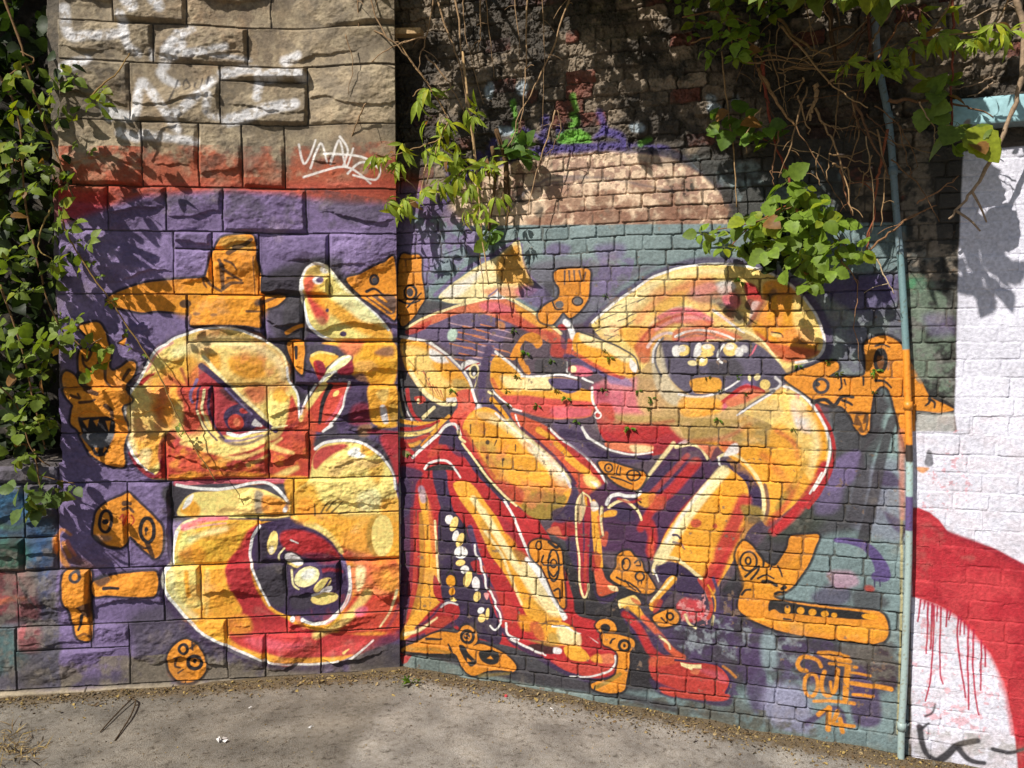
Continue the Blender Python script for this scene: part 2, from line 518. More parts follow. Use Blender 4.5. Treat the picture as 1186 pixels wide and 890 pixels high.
# ---- the purple ground of the stone wall
F((172, 84, 54), "60,196 130,190 200,188 260,196 330,192 470,198 470,262 60,262", 10, .6)
blot(A, (166, 78, 50), "60,176 470,176 470,262 60,262", 22, -.05, 406, .85, .3)
F((176, 74, 56), "120,214 200,211 300,214 470,212 470,236 300,232 180,240 120,238", 8, .8)
F('V', "62,232 130,240 170,228 250,222 330,226 400,236 470,240 470,800 380,830 -0,830 62,640", 7, .97, False)
F('R', "66,222 118,224 130,236 100,250 66,256", 7, .75)
blot(A, 'v', "62,260 470,260 470,360 62,360", 30, .25, 401, .6)
blot(A, 'G', "120,225 350,222 470,245 400,262 300,250 200,240", 20, .1, 402, .6)
F('G', "300,325 345,300 395,300 400,320 430,335 400,360 350,450 330,420 300,345", 8, .85)
F('K', "300,322 350,312 352,345 320,350 300,346", 6, .7)
F('G', "395,320 425,330 462,308 470,330 420,350", 5, .8)
F('G', "200,560 350,556 345,600 300,604 205,604 198,590", 3, .95)
F('G', "150,715 210,700 260,745 330,775 400,780 465,760 470,800 60,800 60,790 150,770", 12, .75)
blot(A, (128, 118, 100), "40,770 470,752 470,810 -100,820", 30, -.1, 403, .8)
F('G', "330,350 353,350 356,480 338,470 332,430", 4, .9)
F('p', "353,392 470,395 470,560 353,545", 4, .9)
blot(A, 'G', "353,395 470,395 470,560 353,545", 16, .0, 404, .8)
F('K', "185,550 215,545 205,600 190,600 188,575", 6, .35)
# ---- older layers of paint on the low wall at the far left
F((92, 88, 104), "-160,535 66,535 70,800 -160,800", 2, .9, False)
F((48, 106, 146), "-160,560 20,566 36,590 10,625 -160,640", 9, .85)
F((50, 104, 146), "28,590 60,600 66,640 40,660 24,640", 8, .75)
F((48, 96, 72), "-30,630 20,622 38,640 18,668 -30,672", 8, .8)
F((160, 66, 70), "-60,672 30,660 46,690 40,718 -60,712", 7, .8)
S('S', "-20,705 15,694 34,690", 7, 5, 3, .9)
S('K', "-40,728 12,716 44,724", 10, 5, 4, .85)
S('K', "-50,668 -5,660 22,668 44,704", 5, 3, 2, .8)
F((78, 116, 114), "-120,735 12,728 20,775 -120,790", 9, .7)
F((186, 96, 96), "22,728 46,728 46,752 24,754", 6, .8)
S((40, 90, 150), "30,606 54,634 50,668", 10, 12, 4, .6)
S((60, 70, 110), "44,660 56,690 50,712", 12, 6, 5, .7)
S('E', "-10,606 20,612 34,598", 8, 3, 4, .6)
blot(A, (60, 58, 60), "-160,540 66,540 66,800 -160,800", 22, .12, 571, .65, .3); blot(A, (120, 112, 104), "-160,640 66,640 66,800 -160,800", 14, .25, 572, .6, .2)
# ---- bare foot course
F((160, 146, 122), "-160,804 60,799 150,795 262,789 330,788 470,782 470,840 -160,840", 3, .93, False)
blot(A, (92, 84, 74), "60,-60 470,-60 470,200 60,200", 26, .12, 407, .55, .3); blot(A, (176, 160, 132), "60,-60 470,-60 470,200 60,200", 18, .3, 408, .5, .2)
# ---- white scribbles on the bare stone
for s, w in (("128,128 145,135 158,130 164,96 180,112 197,138", 8), ("200,135 225,115 248,92", 7), ("242,112 240,130 252,136", 6), ("190,58 220,62 262,66 290,70", 3),
             ("190,76 196,55 212,40 222,34", 8), ("206,40 212,58 190,66 240,60 262,56", 6), ("258,86 284,82 300,86 298,114", 8), ("312,90 334,86 352,92", 9), ("264,140 290,134 312,127 342,122", 10),
             ("166,156 190,160 228,165", 7), ("74,10 80,40 104,42 146,40", 8), ("142,20 148,52 160,62", 7), ("72,82 88,74 100,70", 10), ("186,84 192,92 204,98", 7), ("150,0 154,10", 12), ("180,0 186,10", 10), ("176,60 176,68", 3), ("330,72 345,66", 8), ("120,120 126,136", 8), ("140,154 158,160", 8), ("200,142 206,152", 8)):
    S((216, 214, 216), s, w * 1.4, w * 1.1, 3.6, .9)
for s in ("346,168 352,190 360,180 366,164", "360,196 372,168 380,190", "384,192 394,166 402,196 410,176", "376,180 420,186 440,200", "404,204 420,192 440,198 436,212 410,206", "352,206 400,196 430,216", "395,162 404,178 398,196"):
    S((232, 226, 222), s, 2.6, 2, .8, .9)
for s in ("206,94 200,112 198,118", "216,92 220,100 214,104 213,96 216,92", "228,92 226,102 232,103 235,92", "242,90 240,98"):
    S('K', s, 2, 1.5, .8, .75)

blot(A, (140, 124, 100), "60,0 360,0 360,170 60,170", 7, .34, 404, .6, .14)
# ================================================================== big head on the stone
S('K', "171,546 158,534 147,512 141,490 143,466 150,450 168,424 190,402 214,390 250,380 290,384 320,400 336,428 340,446 347,460", 10, 8, 4, .75)
F('Y', "171,543 160,532 152,517 146,500 145,485 147,465 160,443 172,420 192,399 213,388 232,382 250,380 270,381 300,392 322,405 333,428 334,440 343,455 347,480 358,520 358,556 190,556 180,548", 1)
F('b', "214,390 250,383 300,392 315,400 300,397 225,397", 2, .9)
F('O', "172,442 196,420 220,412 232,424 224,450 205,470 190,470 178,462", 6, .85)
F('O', "240,411 254,411 256,428 244,424", 4, .9)
F('a', "266,414 290,412 314,420 312,434 290,440 268,430", 5, .9)
F('o', "176,468 198,462 202,484 196,496 184,486", 5, .9)
F('Y', "152,470 168,468 166,498 152,500", 5, .9)
F('O', "156,506 186,504 192,520 185,535 172,541 162,530", 4, .85)
F('y', "164,522 176,520 174,540 166,536", 3, .8)
S('D', "200,502 190,512 187,526 190,540 183,551 172,549 160,538 153,524", 8, 4, 1.5)
S('R', "196,506 191,522 193,540 184,552", 4, 4, 1)
F('r', "205,440 218,448 228,440 236,428 245,440 240,480 225,500 212,500 214,470 206,455", 3, .9)
F('r', "200,503 215,511 235,519 255,525 280,523 310,512 325,504 335,478 336,456 345,472 357,500 359,556 195,556 191,540 188,522", 2)
F('s', "206,520 250,534 300,532 340,508 350,530 340,548 230,548 200,540", 8, .6)
S('D', "200,440 212,452 222,466", 5, 3, 2, .8)
S('D', "210,428 218,446 230,458", 4, 3, 2, .8)
S('R', "163,444 172,436 178,434", 6, 2, 1.2); S('R', "166,440 180,432", 3, 1, 1)
S('l', "147,470 146,486 149,502 156,518 164,530", 3, 2, 1, .7)
for s, w in (("226,512 246,518 262,524 288,520 304,512", 6), ("256,534 272,530 286,526", 5), ("288,538 300,533 310,527", 5), ("312,516 326,521 340,524", 7), ("215,505 232,515 250,520", 4)):
    S('Y', s, w, w * .5, 2, .9)
S('Y', "322,553 334,546 344,542", 10, 5, 3, .9)
S('o', "200,553 250,548 310,552 358,556", 6, 6, 3, .8)
E('O', 326, 457, 11, 10, 0, 4, .9); E('Y', 335, 453, 4.5, 6, 0, 1.2)
F('Y', "308,418 326,412 334,432 326,444 310,436", 4, .9)
F('r', "284,450 306,446 308,462 296,468 286,460", 5, .8)
F('s', "336,470 358,500 358,536 336,510", 5, .7)
HEAD = "171,543 152,517 145,485 160,443 192,399 250,380 300,392 333,428 334,446 300,470 262,440 236,418 205,440 200,503"
blot(A, 'o', HEAD, 34, .2, 561, .32, .35); blot(A, 'S', HEAD, 22, .30, 562, .5, .25)
blot(A, 'D', "200,503 255,525 310,512 345,480 358,520 358,555 195,555", 16, .25, 563, .45, .25); blot(A, 'O', "200,520 350,520 356,556 200,556", 20, .3, 564, .6, .25)
S('y', "206,408 240,396 290,400 320,416 330,436", 12, 9, 6, .7); S('r', "196,440 186,470 184,496", 12, 8, 6, .5); S('y', "152,470 150,496 158,520", 8, 6, 4, .6)
F('r', "214,446 232,420 242,430 230,470 236,500 216,500", 5, .7); S('Y', "212,512 244,522 276,530 306,520 326,508", 5, 3, 2, .7)
# eye of the big head
F((172, 60, 66), "232,424 250,440 275,462 300,484 313,497 290,503 265,505 250,500 240,480 232,452", 1.5)
F('K', "254,450 270,452 282,466 266,464", 3, .8)
F('P', "260,480 268,471 284,468 299,482 302,490 290,499 270,500 262,491", 1.2)
F('r', "265,486 271,480 280,482 283,492 276,498 267,495", 1); E('S', 275, 489, 4, 5, 0, 1.5)
E('R', 283, 476, 5, 3, 10, .8)
F('w', "292,492 298,484 304,494", 1, .9)
for c, s, w in (('P', "245,448 242,470 248,492 260,508", 3.4), ('y', "238,452 235,474 242,494", 3), ('P', "232,448 229,474 238,496 252,510", 2.6), ('y', "230,476 234,492 240,500", 2.4), ('D', "248,454 246,474 250,490", 3), ('V', "228,440 222,458 224,466", 4)):
    S(c, s, w, w * .7, .8, .95)
S('P', "256,507 272,514 292,512 312,502", 5, 3, 2, .8)
S('W', "264,502 276,505 292,501 309,498", 4, 2.4, 1)
S('V', "262,510 280,510 304,504", 3, 2, 1, .8)
S('y', "236,414 256,436 276,456 292,470 304,481 314,493", 4.5, 4, 1.2)
S('P', "233,424 246,434 260,446 275,461 290,476 305,489 319,499", 7, 6, 1)
S('V', "262,450 280,468 292,480", 2, 2, .7, .8)
S('y', "316,496 326,494 333,493", 3, 1, 1); S('D', "330,500 340,492 350,484", 4, 3, 3, .6)
# outline
S('l', "170,430 184,408 200,397", 3, 3, 1, .8)
S('W', "171,543 160,532 152,517 146,500 145,485 147,465 153,452 160,443 166,432 172,420 182,406 192,399 200,393 213,388 232,382 250,380 270,381 285,385 300,391 312,398", 3.0, 2.6, .8)
S('y', "312,398 322,405 329,414 333,428 334,440", 2.6, 2.2, 1)
S('W', "333,426 334,440 339,447 344,456 346,468 347,484", 2.6, 2.0, .7)
# band and upper lip
S('L', "204,560 240,558 290,556 330,557", 6, 5, 1.6, .9)
F('O', "330,556 360,556 360,600 340,604 336,584", 2, .95)
F('Y', "206,597 213,579 226,571 252,569 280,566 300,566 322,574 336,586 338,597 300,600 240,600", 1.2)
F('g', "296,568 308,574 306,592 296,592", 3, .8); F('o', "306,574 330,580 334,594 308,596", 3, .9)
F('a', "208,592 222,580 232,590 226,600", 2.5, .9); F('W', "211,590 217,577 224,573 220,584", 1.2, .9)
S('Y', "236,590 250,584 280,578", 6, 3, 2, .8)
E('W', 331, 590, 2.6, 4, 20, 1)
S('n', "254,594 262,590 288,592 310,588", 4, 5, 2.5, .6)
S('W', "205,562 230,566 262,566.5 290,560 308,559 322,567 333,579 343,590", 3.4, 3.4, .8)
S('p', "334,586 346,590 352,600", 7, 4, 2, .8)
# lower lip
S('P', "190,654 188,680 196,700 214,724 240,744 280,760 330,773 372,774 410,766 440,746", 10, 8, 5, .8)
F('O', "225,604 208,615 203,630 200,650 191,662 190,678 195,690 204,702 215,715 230,730 250,742 268,750 290,758 315,767 340,769 372,769 395,764 415,755 432,742 458,738 463,700 463,592 430,575 380,585 340,602 260,602", 1)
F('Y', "204,640 214,614 228,612 222,640 232,664 236,700 214,704 196,690 191,670", 4, .95)
S('a', "217,662 219,690", 5, 5, 2, .9)
S('y', "206,616 214,606 228,602", 4, 3, 1.5); S('L', "214,610 238,602 262,600", 8, 5, 2, .9)
S('l', "216,612 240,608 262,606", 2.5, 2, 1, .8)
F('B', "242,614 262,606 276,606 262,618 240,624", 4, .85)
F('o', "208,640 226,628 240,640 232,650 212,652", 5, .8); F('n', "210,640 224,634 220,644", 4, .4)
F((176, 46, 52), "304,606 288,614 276,634 262,654 264,672 272,692 280,710 264,720 266,738 285,750 320,758 360,762 400,759 430,754 462,740 462,728 440,736 400,734 360,728 330,716 310,704 296,676 290,646 292,622", 2.5)
F((204, 62, 66), "264,725 300,722 340,726 380,740 440,738 420,752 360,760 310,756 280,748 266,738", 4, .8)
F('L', "285,738 330,742 360,746 330,752 295,748", 5, .5)
F('O', "226,712 262,714 264,736 244,732", 3, .9); F('O', "268,714 286,714 292,730 276,736 268,732", 4, .9)
F('Y', "238,664 244,662 242,700 238,712", 3, .7)
F('S', "396,622 430,612 440,640 430,652 400,648", 6, .85); F('S', "406,656 440,656 460,652 460,686 420,690 408,684", 4, .85)
F('r', "394,630 410,640 404,652 396,648", 5, .8); F('O', "432,652 460,655 458,682 436,676", 5, .7)
F('y', "413,656 424,656 422,674 414,684", 2.5, .9)
F((196, 56, 50), "408,692 440,688 462,690 462,732 430,732 402,736 392,732", 4, .95)
S('Y', "426,686 416,700 404,714 388,726 366,736", 11, 8, 3.5, .9)
E((206, 104, 136), 418, 708, 8, 5, -20, 3, .85); F('s', "430,700 456,692 458,716 434,716", 6, .6)
S('y', "460,682 455,700 450,712 440,726", 3.5, 2, 1)
S('P', "462,700 456,716 448,728", 4, 4, 2, .7)
F('P', "430,742 450,736 466,730 466,766 440,772 420,766", 4, .75); F('G', "405,766 440,748 466,748 466,778 420,778", 5, .8)
F('P', "300,608 330,600 355,602 375,611 390,627 398,645 404,665 404,690 396,705 380,716 360,720 335,714 315,704 303,685 295,660 290,640 292,622", 1.2)
F('G', "296,660 330,656 330,700 316,702 304,686", 4, .85); F('K', "300,612 312,616 308,650 296,652", 4, .7)
F('G', "336,690 360,690 362,704 340,706", 4, .7)
F('R', "326,617 344,612 368,618 386,632 394,648 372,651 350,642 330,634", 3, .95); F('P', "352,640 380,640 392,650 360,652", 3, .6)
S('W', "338,624 346,628", 2, 1.5, .6); S('R', "372,660 384,658 396,662", 5, 3, 2, .6)
E('Y', 316.5, 628, 6, 14, 10, .9); E('W', 315, 636, 3, 5, 10, 1.5, .6)
S('y', "330,634 324,642 324,648", 2, 2, .7); E('K', 341, 648, 14, 9.5, 35, 1, .7); E('w', 341, 648, 12, 7, 35, 1); S('Y', "334,652 344,656 350,654", 3, 2, 1)
RG('p', 356, 667, 18, 13, 3, -32); E('y', 356, 667, 16, 11, -32, .8); E('W', 358, 664, 9, 6, -32, 3, .8)
S('y', "338,660 340,676 346,682", 2.5, 2, .8)
S('P', "352,682 366,676 378,668", 3, 3, .7); E('Y', 374, 676, 12, 6, -40, 1); S('P', "362,690 374,682 382,670", 2.6, 2.6, .7); E('w', 378, 683, 8, 4, -30, 1)
E('Y', 376, 693, 16, 7.5, -8, 1); S('w', "362,690 372,686", 3, 3, 1)
S('V', "396,648 404,665 405,690 396,706", 5, 4, 2, .9)
S('Y', "356,604 372,611 388,624 396,638", 8, 5, 2); S('y', "366,605 374,612", 3, 1, 1, .8)
S('W', "301,609 293,622 289.5,640 292,655 297,668 304,685 312,702", 3.2, 2, .7)
S('W', "351,717 365,721 380,718 394,708 402,695 406,680 405,664 404,656", 4, 3.6, .8)
S('l', "404,690 394,710 378,721", 2, 2, 1, .7)
E('W', 339.5, 717, 3, 3, 0, .6); S('S', "345,716 350,724 352,728", 6, 3, 2, .7)
S('W', "196,656 191,664 190,676 195,690 204,702 215,715 230,730", 5.5, 3, .8)
S('W', "206,616 202,632 200,654", 4, 4, 1)
S('W', "230,730 250,742 268,750 290,758 315,767 340,769 372,769 392,765", 3, 2.6, .7)
S('g', "262,752 290,762 306,768", 3, 2, 1.5, .6)
S('W', "405,763 418,754 432,742", 2.6, 2.4, .6)
S('Y', "398,756 404,752", 3, 1, 1)
blot(A, 'o', "196,660 214,612 262,606 285,620 262,660 276,712 268,740 215,715", 24, .15, 565, .4, .3); blot(A, 'r', "225,712 268,745 330,766 415,752 460,735 460,590 400,604 410,690 330,720", 24, .2, 566, .45, .3)
S('y', "199,664 204,694 226,716", 9, 6, 5, .7); S('y', "222,624 240,616 262,612", 7, 5, 4, .6); S('y', "412,612 430,600 452,604", 9, 7, 5, .6); S('r', "412,650 436,656 458,650", 8, 8, 5, .5)
# right upper lip bulge
F('Y', "363,529 374,516 395,512 420,515 438,527 452,546 458,566 463,590 463,604 400,602 345,602 336,584 344,566 358,556", 1)
F('O', "336,572 362,560 372,580 392,596 400,602 345,603", 6, .9); F('o', "345,582 362,578 366,600 348,602", 4, .7)
F((190, 56, 66), "362,538 364,526 374,518 396,514 403,517 386,526 374,536 366,544", 2, .95)
F('W', "404,522 414,518 424,524 420,530 406,528", 2.5, .95); F('O', "420,514 434,522 430,528 418,524", 2, .9)
F('O', "430,538 444,536 440,560 428,552", 4, .7); F('N', "380,548 400,532 440,536 430,542 404,540 390,552", 2.5, .6)
F('O', "440,580 463,578 463,600 444,600", 4, .8)
F('y', "415,572 436,566 440,585 418,592", 4, .8)
for s in ("365,597 364,584", "372,594 378,584 384,579", "378,592 388,580 396,578", "384,594 398,580", "392,596 406,592"):
    S((84, 74, 40), s, 2.6, 1.2, .8, .9)
S('G', "370,600 384,604 396,606", 8, 5, 3, .6)
F('O', "360,600 463,600 463,640 400,634 380,612", 5, .8)
E('B', 436, 620, 12, 24, 0, 3, .7); E('Y', 443, 620, 13, 24, 0, 1.2)
S('W', "365,520 376,513 395,510 418,512 435,522 447,535 456,550 458,566", 3.4, 2.6, .9)
S('G', "361,516 376,508 396,505 420,508 440,518 452,534 460,552", 4, 6, 2.5, .8)
F((176, 50, 56), "440,506 466,506 466,560 460,556 452,532", 3, .9)

# ---- horn and nose
S('K', "350,340 347,322 354,308 366,303 380,308 402,332 424,350 440,366 450,380", 6, 5, 3, .7)
F('Y', "351,332 352,318 358,309 367,306 378,309 402,335 424,355 448,378 453,394 420,397 390,396 370,386 358,370 353,350", 1)
F('B', "354,316 362,310 372,310 370,318 356,319", 2, .8); E('W', 376, 313, 5, 4, 20, 2, .9)
F((212, 92, 66), "353,322 366,322 370,340 382,366 374,377 362,358 354,340", 3); F((186, 54, 52), "358,345 372,350 378,372 368,374", 4, .8)
S('a', "368,342 390,360 410,372 444,388", 14, 18, 5, .85); F('y', "384,344 402,340 424,358 440,374 420,372 400,356", 4, .85)
F('O', "366,322 378,324 374,340 366,338", 3, .6)
E('w', 369, 325, 6, 5, 0, 1.5); E('p', 371, 325, 4.5, 3.6, 0, 1.5); E('P', 380, 360, 2, 2.4, 0, 1); E('P', 398, 387, 4, 3.4, 0, 1)
F('E', "362,372 376,368 380,388 366,384", 4, .35)
S('W', "352,335 350,322 356,310 366,306 377,309 386,318 400,335 420,352 437,366 450,382", 2.6, 3, .8)
S('y', "378,310 400,336 424,357 446,378", 4, 4, 2, .8)
S('W', "350,325 350,342 354,360 360,378 372,389 388,396", 3.4, 3.6, 1)
S('U', "352,350 358,374 366,384", 2, 2, 1, .4)
F('O', "376,397 453,394 458,440 440,446 418,442 405,428 410,412 394,402", 2); F('S', "392,397 422,395 414,410 404,412", 4, .9); F('a', "420,402 440,400 452,420 450,440 426,436", 5, .8)
F('P', "434,408 444,402 455,402 455,412 440,412", 3, .7); F('N', "412,420 430,418 438,428 414,430", 3, .4)
F('P', "404,438 420,432 426,444 408,446", 3, .8)
F('O', "360,415 368,409 392,412 385,420 377,428 374,438 369,436 364,425", 1); S('Y', "362,412 372,408 388,411", 3, 2, 1)
F('D', "365,418 375,419 379,432 372,442 366,430", 1.5); S('R', "366,420 370,434", 3, 3, 1)
F('D', "398,420 408,416 410,432 396,434 392,430", 2)
F('y', "381,427 391,416 402,411.5 408,414 402,422 390,430 378,442 374,441", 1); S('W', "384,426 394,417 405,413", 3, 2.4, .8)
S('W', "372,444 378,436 390,430", 4, 2, 1.5)
F((204, 74, 58), "372,445 406,445 400,460 396,474 386,488 374,500 360,498 350,490 352,472 362,458", 1.2)
S('Y', "376,446 364,460 354,475 349,486", 8, 5, 1.5); S('W', "366,446 355,462 349,480", 3, 2, .8)
S('K', "383,447 374,466 370,490", 5, 3, 1); E('Y', 389.5, 456, 4.6, 2.6, -45, .8)
S('L', "398,460 390,476 378,490", 4, 3, 1.5, .7)
S('W', "405,443 400,460 397,472 388,486 382,492", 2.8, 2.4, .6); S('W', "384,493 374,500", 4, 2.5, .8)
F('P', "405,447 430,446 428,490 392,492 398,474", 2, .9); F('D', "410,470 428,468 428,490 405,490", 4, .7)
F('O', "428,446 458,446 458,492 432,490 428,470", 2); F('w', "440,472 446,470 450,490 444,490", 1.5); F('B', "450,470 460,470 460,492 454,492", 2, .7); F('Y', "436,455 450,450 446,466", 3, .7)
F((150, 110, 70), "416,494 430,492 428,504 416,504", 3, .8); S('O', "440,494 458,492", 5, 5, 2, .8); S('D', "428,500 460,502", 6, 5, 2, .8)
F('s', "352,470 366,492 360,520 352,500", 3, .8)

# ---- small orange faces on the stone
def face(pts, edge=True):
    if edge: S('K', pts + ' ' + ' '.join(pts.split()[:2]), 4.6, 4.6, 1.4, .9)
    F('o', pts, .8)
face("124,347 136,339 150,333 170,328 185,326 205,324 235,322 241,314 244,300 250,287 258,276 275,273 292,273 296,285 297,300 302,320 303,340 325,342 331,345 322,354 308,359 301,366 303,379 285,377 250,376 222,377 222,364 205,362 180,360 165,362 145,358 130,355")
F('a', "225,330 300,345 300,370 225,370 200,355", 8, .5); F('b', "256,277 284,274 292,290 262,290", 4, .6)
for s, w in (("272,287 282,284 292,278", 5), ("255,302 262,314 280,325", 3.4), ("258,308 258,334", 5), ("258,335 268,328 281,328", 4), ("262,302 270,306 275,313", 2.6), ("238,322 244,330 256,338", 3.6), ("235,322 236,328 239,333", 2.4), ("302,352 312,348 320,345", 3.6), ("287,361 304,361", 2.6), ("303,350 304,366", 3), ("264,322 274,322", 2), ("294,298 295,342", 1.4), ("218,356 218,366", 1.6), ("266,293 272,290", 5)):
    S('K', s, w, w * .6, .8, .85)
E('K', 214.5, 352, 7, 5, 0, 1, .9); E('G', 228, 364, 5, 2, 0, 1.5, .7); E('G', 249, 365, 4, 2, 0, 1.5, .6); E('G', 301, 351, 6, 4, -20, 2, .8)
face("92,380 100,375 114,374 121,384 124,396 128,410 126,424 131,430 140,426 150,419 157,422 155,435 146,446 148,456 153,464 142,472 146,490 148,505 145,520 146,538 136,541 121,536 107,526 97,511 90,498 82,490 84,476 86,468 76,455 72,440 76,431 86,435 92,446 96,448 92,430 91,414 95,404 106,408 110,398")
for s, w in (("112,404 116,414 112,424 104,428 97,422 95,412", 3.2), ("106,404 104,412 100,418 96,414", 3), ("92,434 95,444 104,452 114,456", 6), ("122,425 122,440 128,448", 3), ("84,458 94,461 92,456", 3), ("94,466 106,465 112,463", 3), ("150,429 145,436 143,440", 3.6), ("110,398 114,408", 2), ("124,470 130,476 132,484", 4)):
    S('K', s, w, w * .7, .8, .9)
F('K', "90,484 96,484 112,483 131,484 133,500 129,514 123,527 112,528 107,520 97,506 93,496", 1); F((108, 108, 114), "95,503 132,502 126,516 110,518 101,512", 2, .9)
for s in ("96,488 101,496 103,486", "108,488 112,494 114,486", "122,488 126,500 128,488", "111,518 114,524 116,518", "122,517 121,524 125,519"): Q('o', s, .8)
F('o', "137,398 143,393 148,392 144,400", 1); S('K', "136,398 146,391", 1.5)
face("333,397 352,397 352,431 346,430 338,418"); S('K', "343,403 344,415", 4, 3, .8); S('o', "333,386 342,380 351,377", 5, 4, 1); S('K', "333,390 346,384", 2)
face("402,325 416,319 430,312 446,305 457,302 459,366 450,366 436,356 421,345")
RG('K', 433.5, 324.5, 4.5, 5, 2.5); E('G', 434, 325, 3.4, 3.6); S('K', "425,338 434,335 444,342", 3, 2, .8)
F('G', "422,344 456,342 458,362 448,364 434,356", 1.5, .9); 
for s in ("420,344 432,352 446,362", "428,344 440,352 454,362", "440,344 448,350"): S('o', s, 3, 2, .8)
face("112,606 115,591 125,582 140,575 150,571 158,578 168,587 182,600 190,611 190,626 187,640 180,646 172,640 163,632 155,622 150,622 146,630 138,634 124,631 112,619")
RG('K', 124.5, 603, 6.5, 12, 3); E('K', 124.5, 603, 4, 3); RG('K', 172.5, 613, 8, 14, 3.6); E('K', 171.5, 612, 2.4, 3); S('K', "171,612 171,618", 1.4)
for s, w in (("172,628 176,640 178,645", 5), ("160,630 168,634 174,634", 3), ("143,590 150,588 156,592", 3.4), ("144,583 152,583", 5), ("152,622 160,630", 2.6), ("112,619 125,631 138,634", 2.5)): S('K', s, w, w * .7, .8, .9)
for s in ("140,600 143,596 143,606", "146,598 144,608", "154,596 157,602 153,608", "150,594 150,606"): S('R', s, 2, 1.4, .6, .9)
F('g', "112,618 130,620 128,626 114,624", 3, .6)
S('o', "66,624 74,612 84,618", 4, 3, 2, .7); S('o', "66,624 70,640 78,654", 8, 7, 2.5, .85); S('o', "76,628 82,644", 5, 5, 2, .8); S('S', "80,626 88,642", 4, 4, 2, .7); S('n', "76,640 94,650 104,656", 12, 10, 4, .6)
face("76,663 84,659 97,660 105,662 106,680 105,700 107,720 106,740 98,742 90,738 86,725 83,708 77,695 75,680")
face("107,676 116,671 130,667 150,664 178,661 183,666 184,676 181,688 172,690 150,690 125,689 109,690")
RG('G', 89, 667, 5.5, 5.5, 3.4); S('K', "120,682 128,681 138,681", 3.4, 2.6, .8); F('G', "108,672 120,664 128,672 116,680", 2, .8)
F('K', "91,702 104,698 105,714 98,712 94,708", 1.2, .9); S('K', "96,712 94,722 91,730", 3, 2, .8); S('n', "104,662 104,742", 2, 2, .8, .7); S('K', "90,738 98,734 104,738", 3, 2, 1, .7)
E('o', 213, 782, 18, 8, 10, 6, .6)
face("194,766 199,751 213,741 228,746 237,760 238,776 228,788 210,790 198,781")
RG('K', 213, 751, 5, 5, 2.8); RG('K', 225.5, 767, 8, 8, 3.6, 0); E('K', 225.5, 766, 2.4, 3)
for s, w in (("222,750 226,746 230,744", 3), ("223,744 224,752", 2.4), ("204,764 202,772 208,774", 2.6), ("203,762 210,760", 2.4), ("206,780 212,776", 2)): S('K', s, w, w * .7, .7, .9)
# ================================================================== the brick wall
PAINTED[:] = [B]
def mask_of(W, s, soft=1.0, sm=True):
    p = _p(s); q = W.g(spline(p, True, 5) if sm else np.array(p, float))
    bx = W.box(q, 4); i0, i1, j0, j1 = bx
    d = W.dist(q, bx, True); sf = max(soft * W.mpp / W.step, .7)
    m = np.zeros((W.h, W.w), np.float32); m[j0:j1, i0:i1] = 1 - sstep(-sf, sf, d)
    return m
ARCH = "500,268 514,246 540,214 572,194 610,182 700,174 750,178 790,188 822,206 846,232 862,268 862,300 500,300"
arch_m = np.clip(mask_of(B, ARCH, 9.0) * 1.6 - .3 + .55 * B.N(12, 4, 504), 0, 1)
above = sstep(vB(262) - 0.004, vB(262) + 0.004, VVb) * (1 - arch_m)
B.H += above * 0.005 * sstep(uB(1000), uB(900), UUb) 
n9 = B.N(30, 4, 505, 0.6)
peach = arch_m * sstep(-.35, .15, n9 + 0.22)
B.comp((0, B.w, 0, B.h), peach * 0.9, lin((246, 214, 182)))
blot(B, (150, 108, 84), "590,222 650,214 720,212 790,220 850,236 862,262 600,264 580,240", 16, .12, 506, .8)
blot(B, (140, 98, 78), "640,244 860,244 862,262 620,262", 10, -.15, 507, .85)
blot(B, (168, 130, 112), "530,200 640,180 800,186 850,240 700,215 560,230", 7, .15, 508, .8, .1)
S((110, 104, 110), "590,244 610,222 640,206 680,205", 3, 4, 2, .6); S((110, 104, 110), "622,216 680,206 720,210 780,222", 3, 2, 2, .5)
S((72, 58, 128), "505,250 530,215 560,196 600,182 640,174 700,171 744,172 770,176", 9, 12, 4, .85)
S((40, 38, 54), "735,172 780,180 815,198 840,222 858,248", 8, 14, 3, .9)
for s, w in (("572,165 566,180", 9), ("632,138 630,168", 10), ("648,150 650,166", 8), ("694,130 700,150 690,160", 8), ("700,152 718,158 724,166", 10), ("556,182 545,196", 12), ("520,190 524,210", 14), ("606,150 640,168", 6)):
    S((76, 62, 134), s, w, w * .7, 4, .8)
for s, w in (("594,118 597,136", 8), ("595,142 596,158", 7), ("664,112 668,128", 7), ("664,134 668,142 662,146", 9), ("650,160 664,156 680,160", 12), ("742,166 752,160", 7)):
    S((104, 164, 52), s, w, w * .8, 2.5, .85)
F((104, 164, 52), "600,160 606,154 612,158 614,164 598,166", 2, .8); F((104, 164, 52), "648,165 652,156 662,154 672,150 682,160 684,166", 2, .85)
for cx, cy, rx, ry in ((566, 104, 6, 10), (605, 102, 7, 9), (738, 148, 9, 6), (824, 116, 6, 5), (828, 128, 9, 6), (586, 152, 9, 6), (852, 118, 4, 8), (944, 190, 7, 6), (916, 196, 5, 5)):
    E((176, 190, 200), cx, cy, rx, ry, 10, 3, .8)
F((150, 170, 174), "800,186 830,182 880,190 900,200 960,190 975,205 960,250 900,255 862,255 850,225 825,204", 8, .6)
blot(B, (58, 54, 50), "790,170 980,170 985,262 850,262 840,215", 18, -.05, 509, .9)
F((88, 82, 80), "742,182 790,186 800,192 760,192", 3, .5)

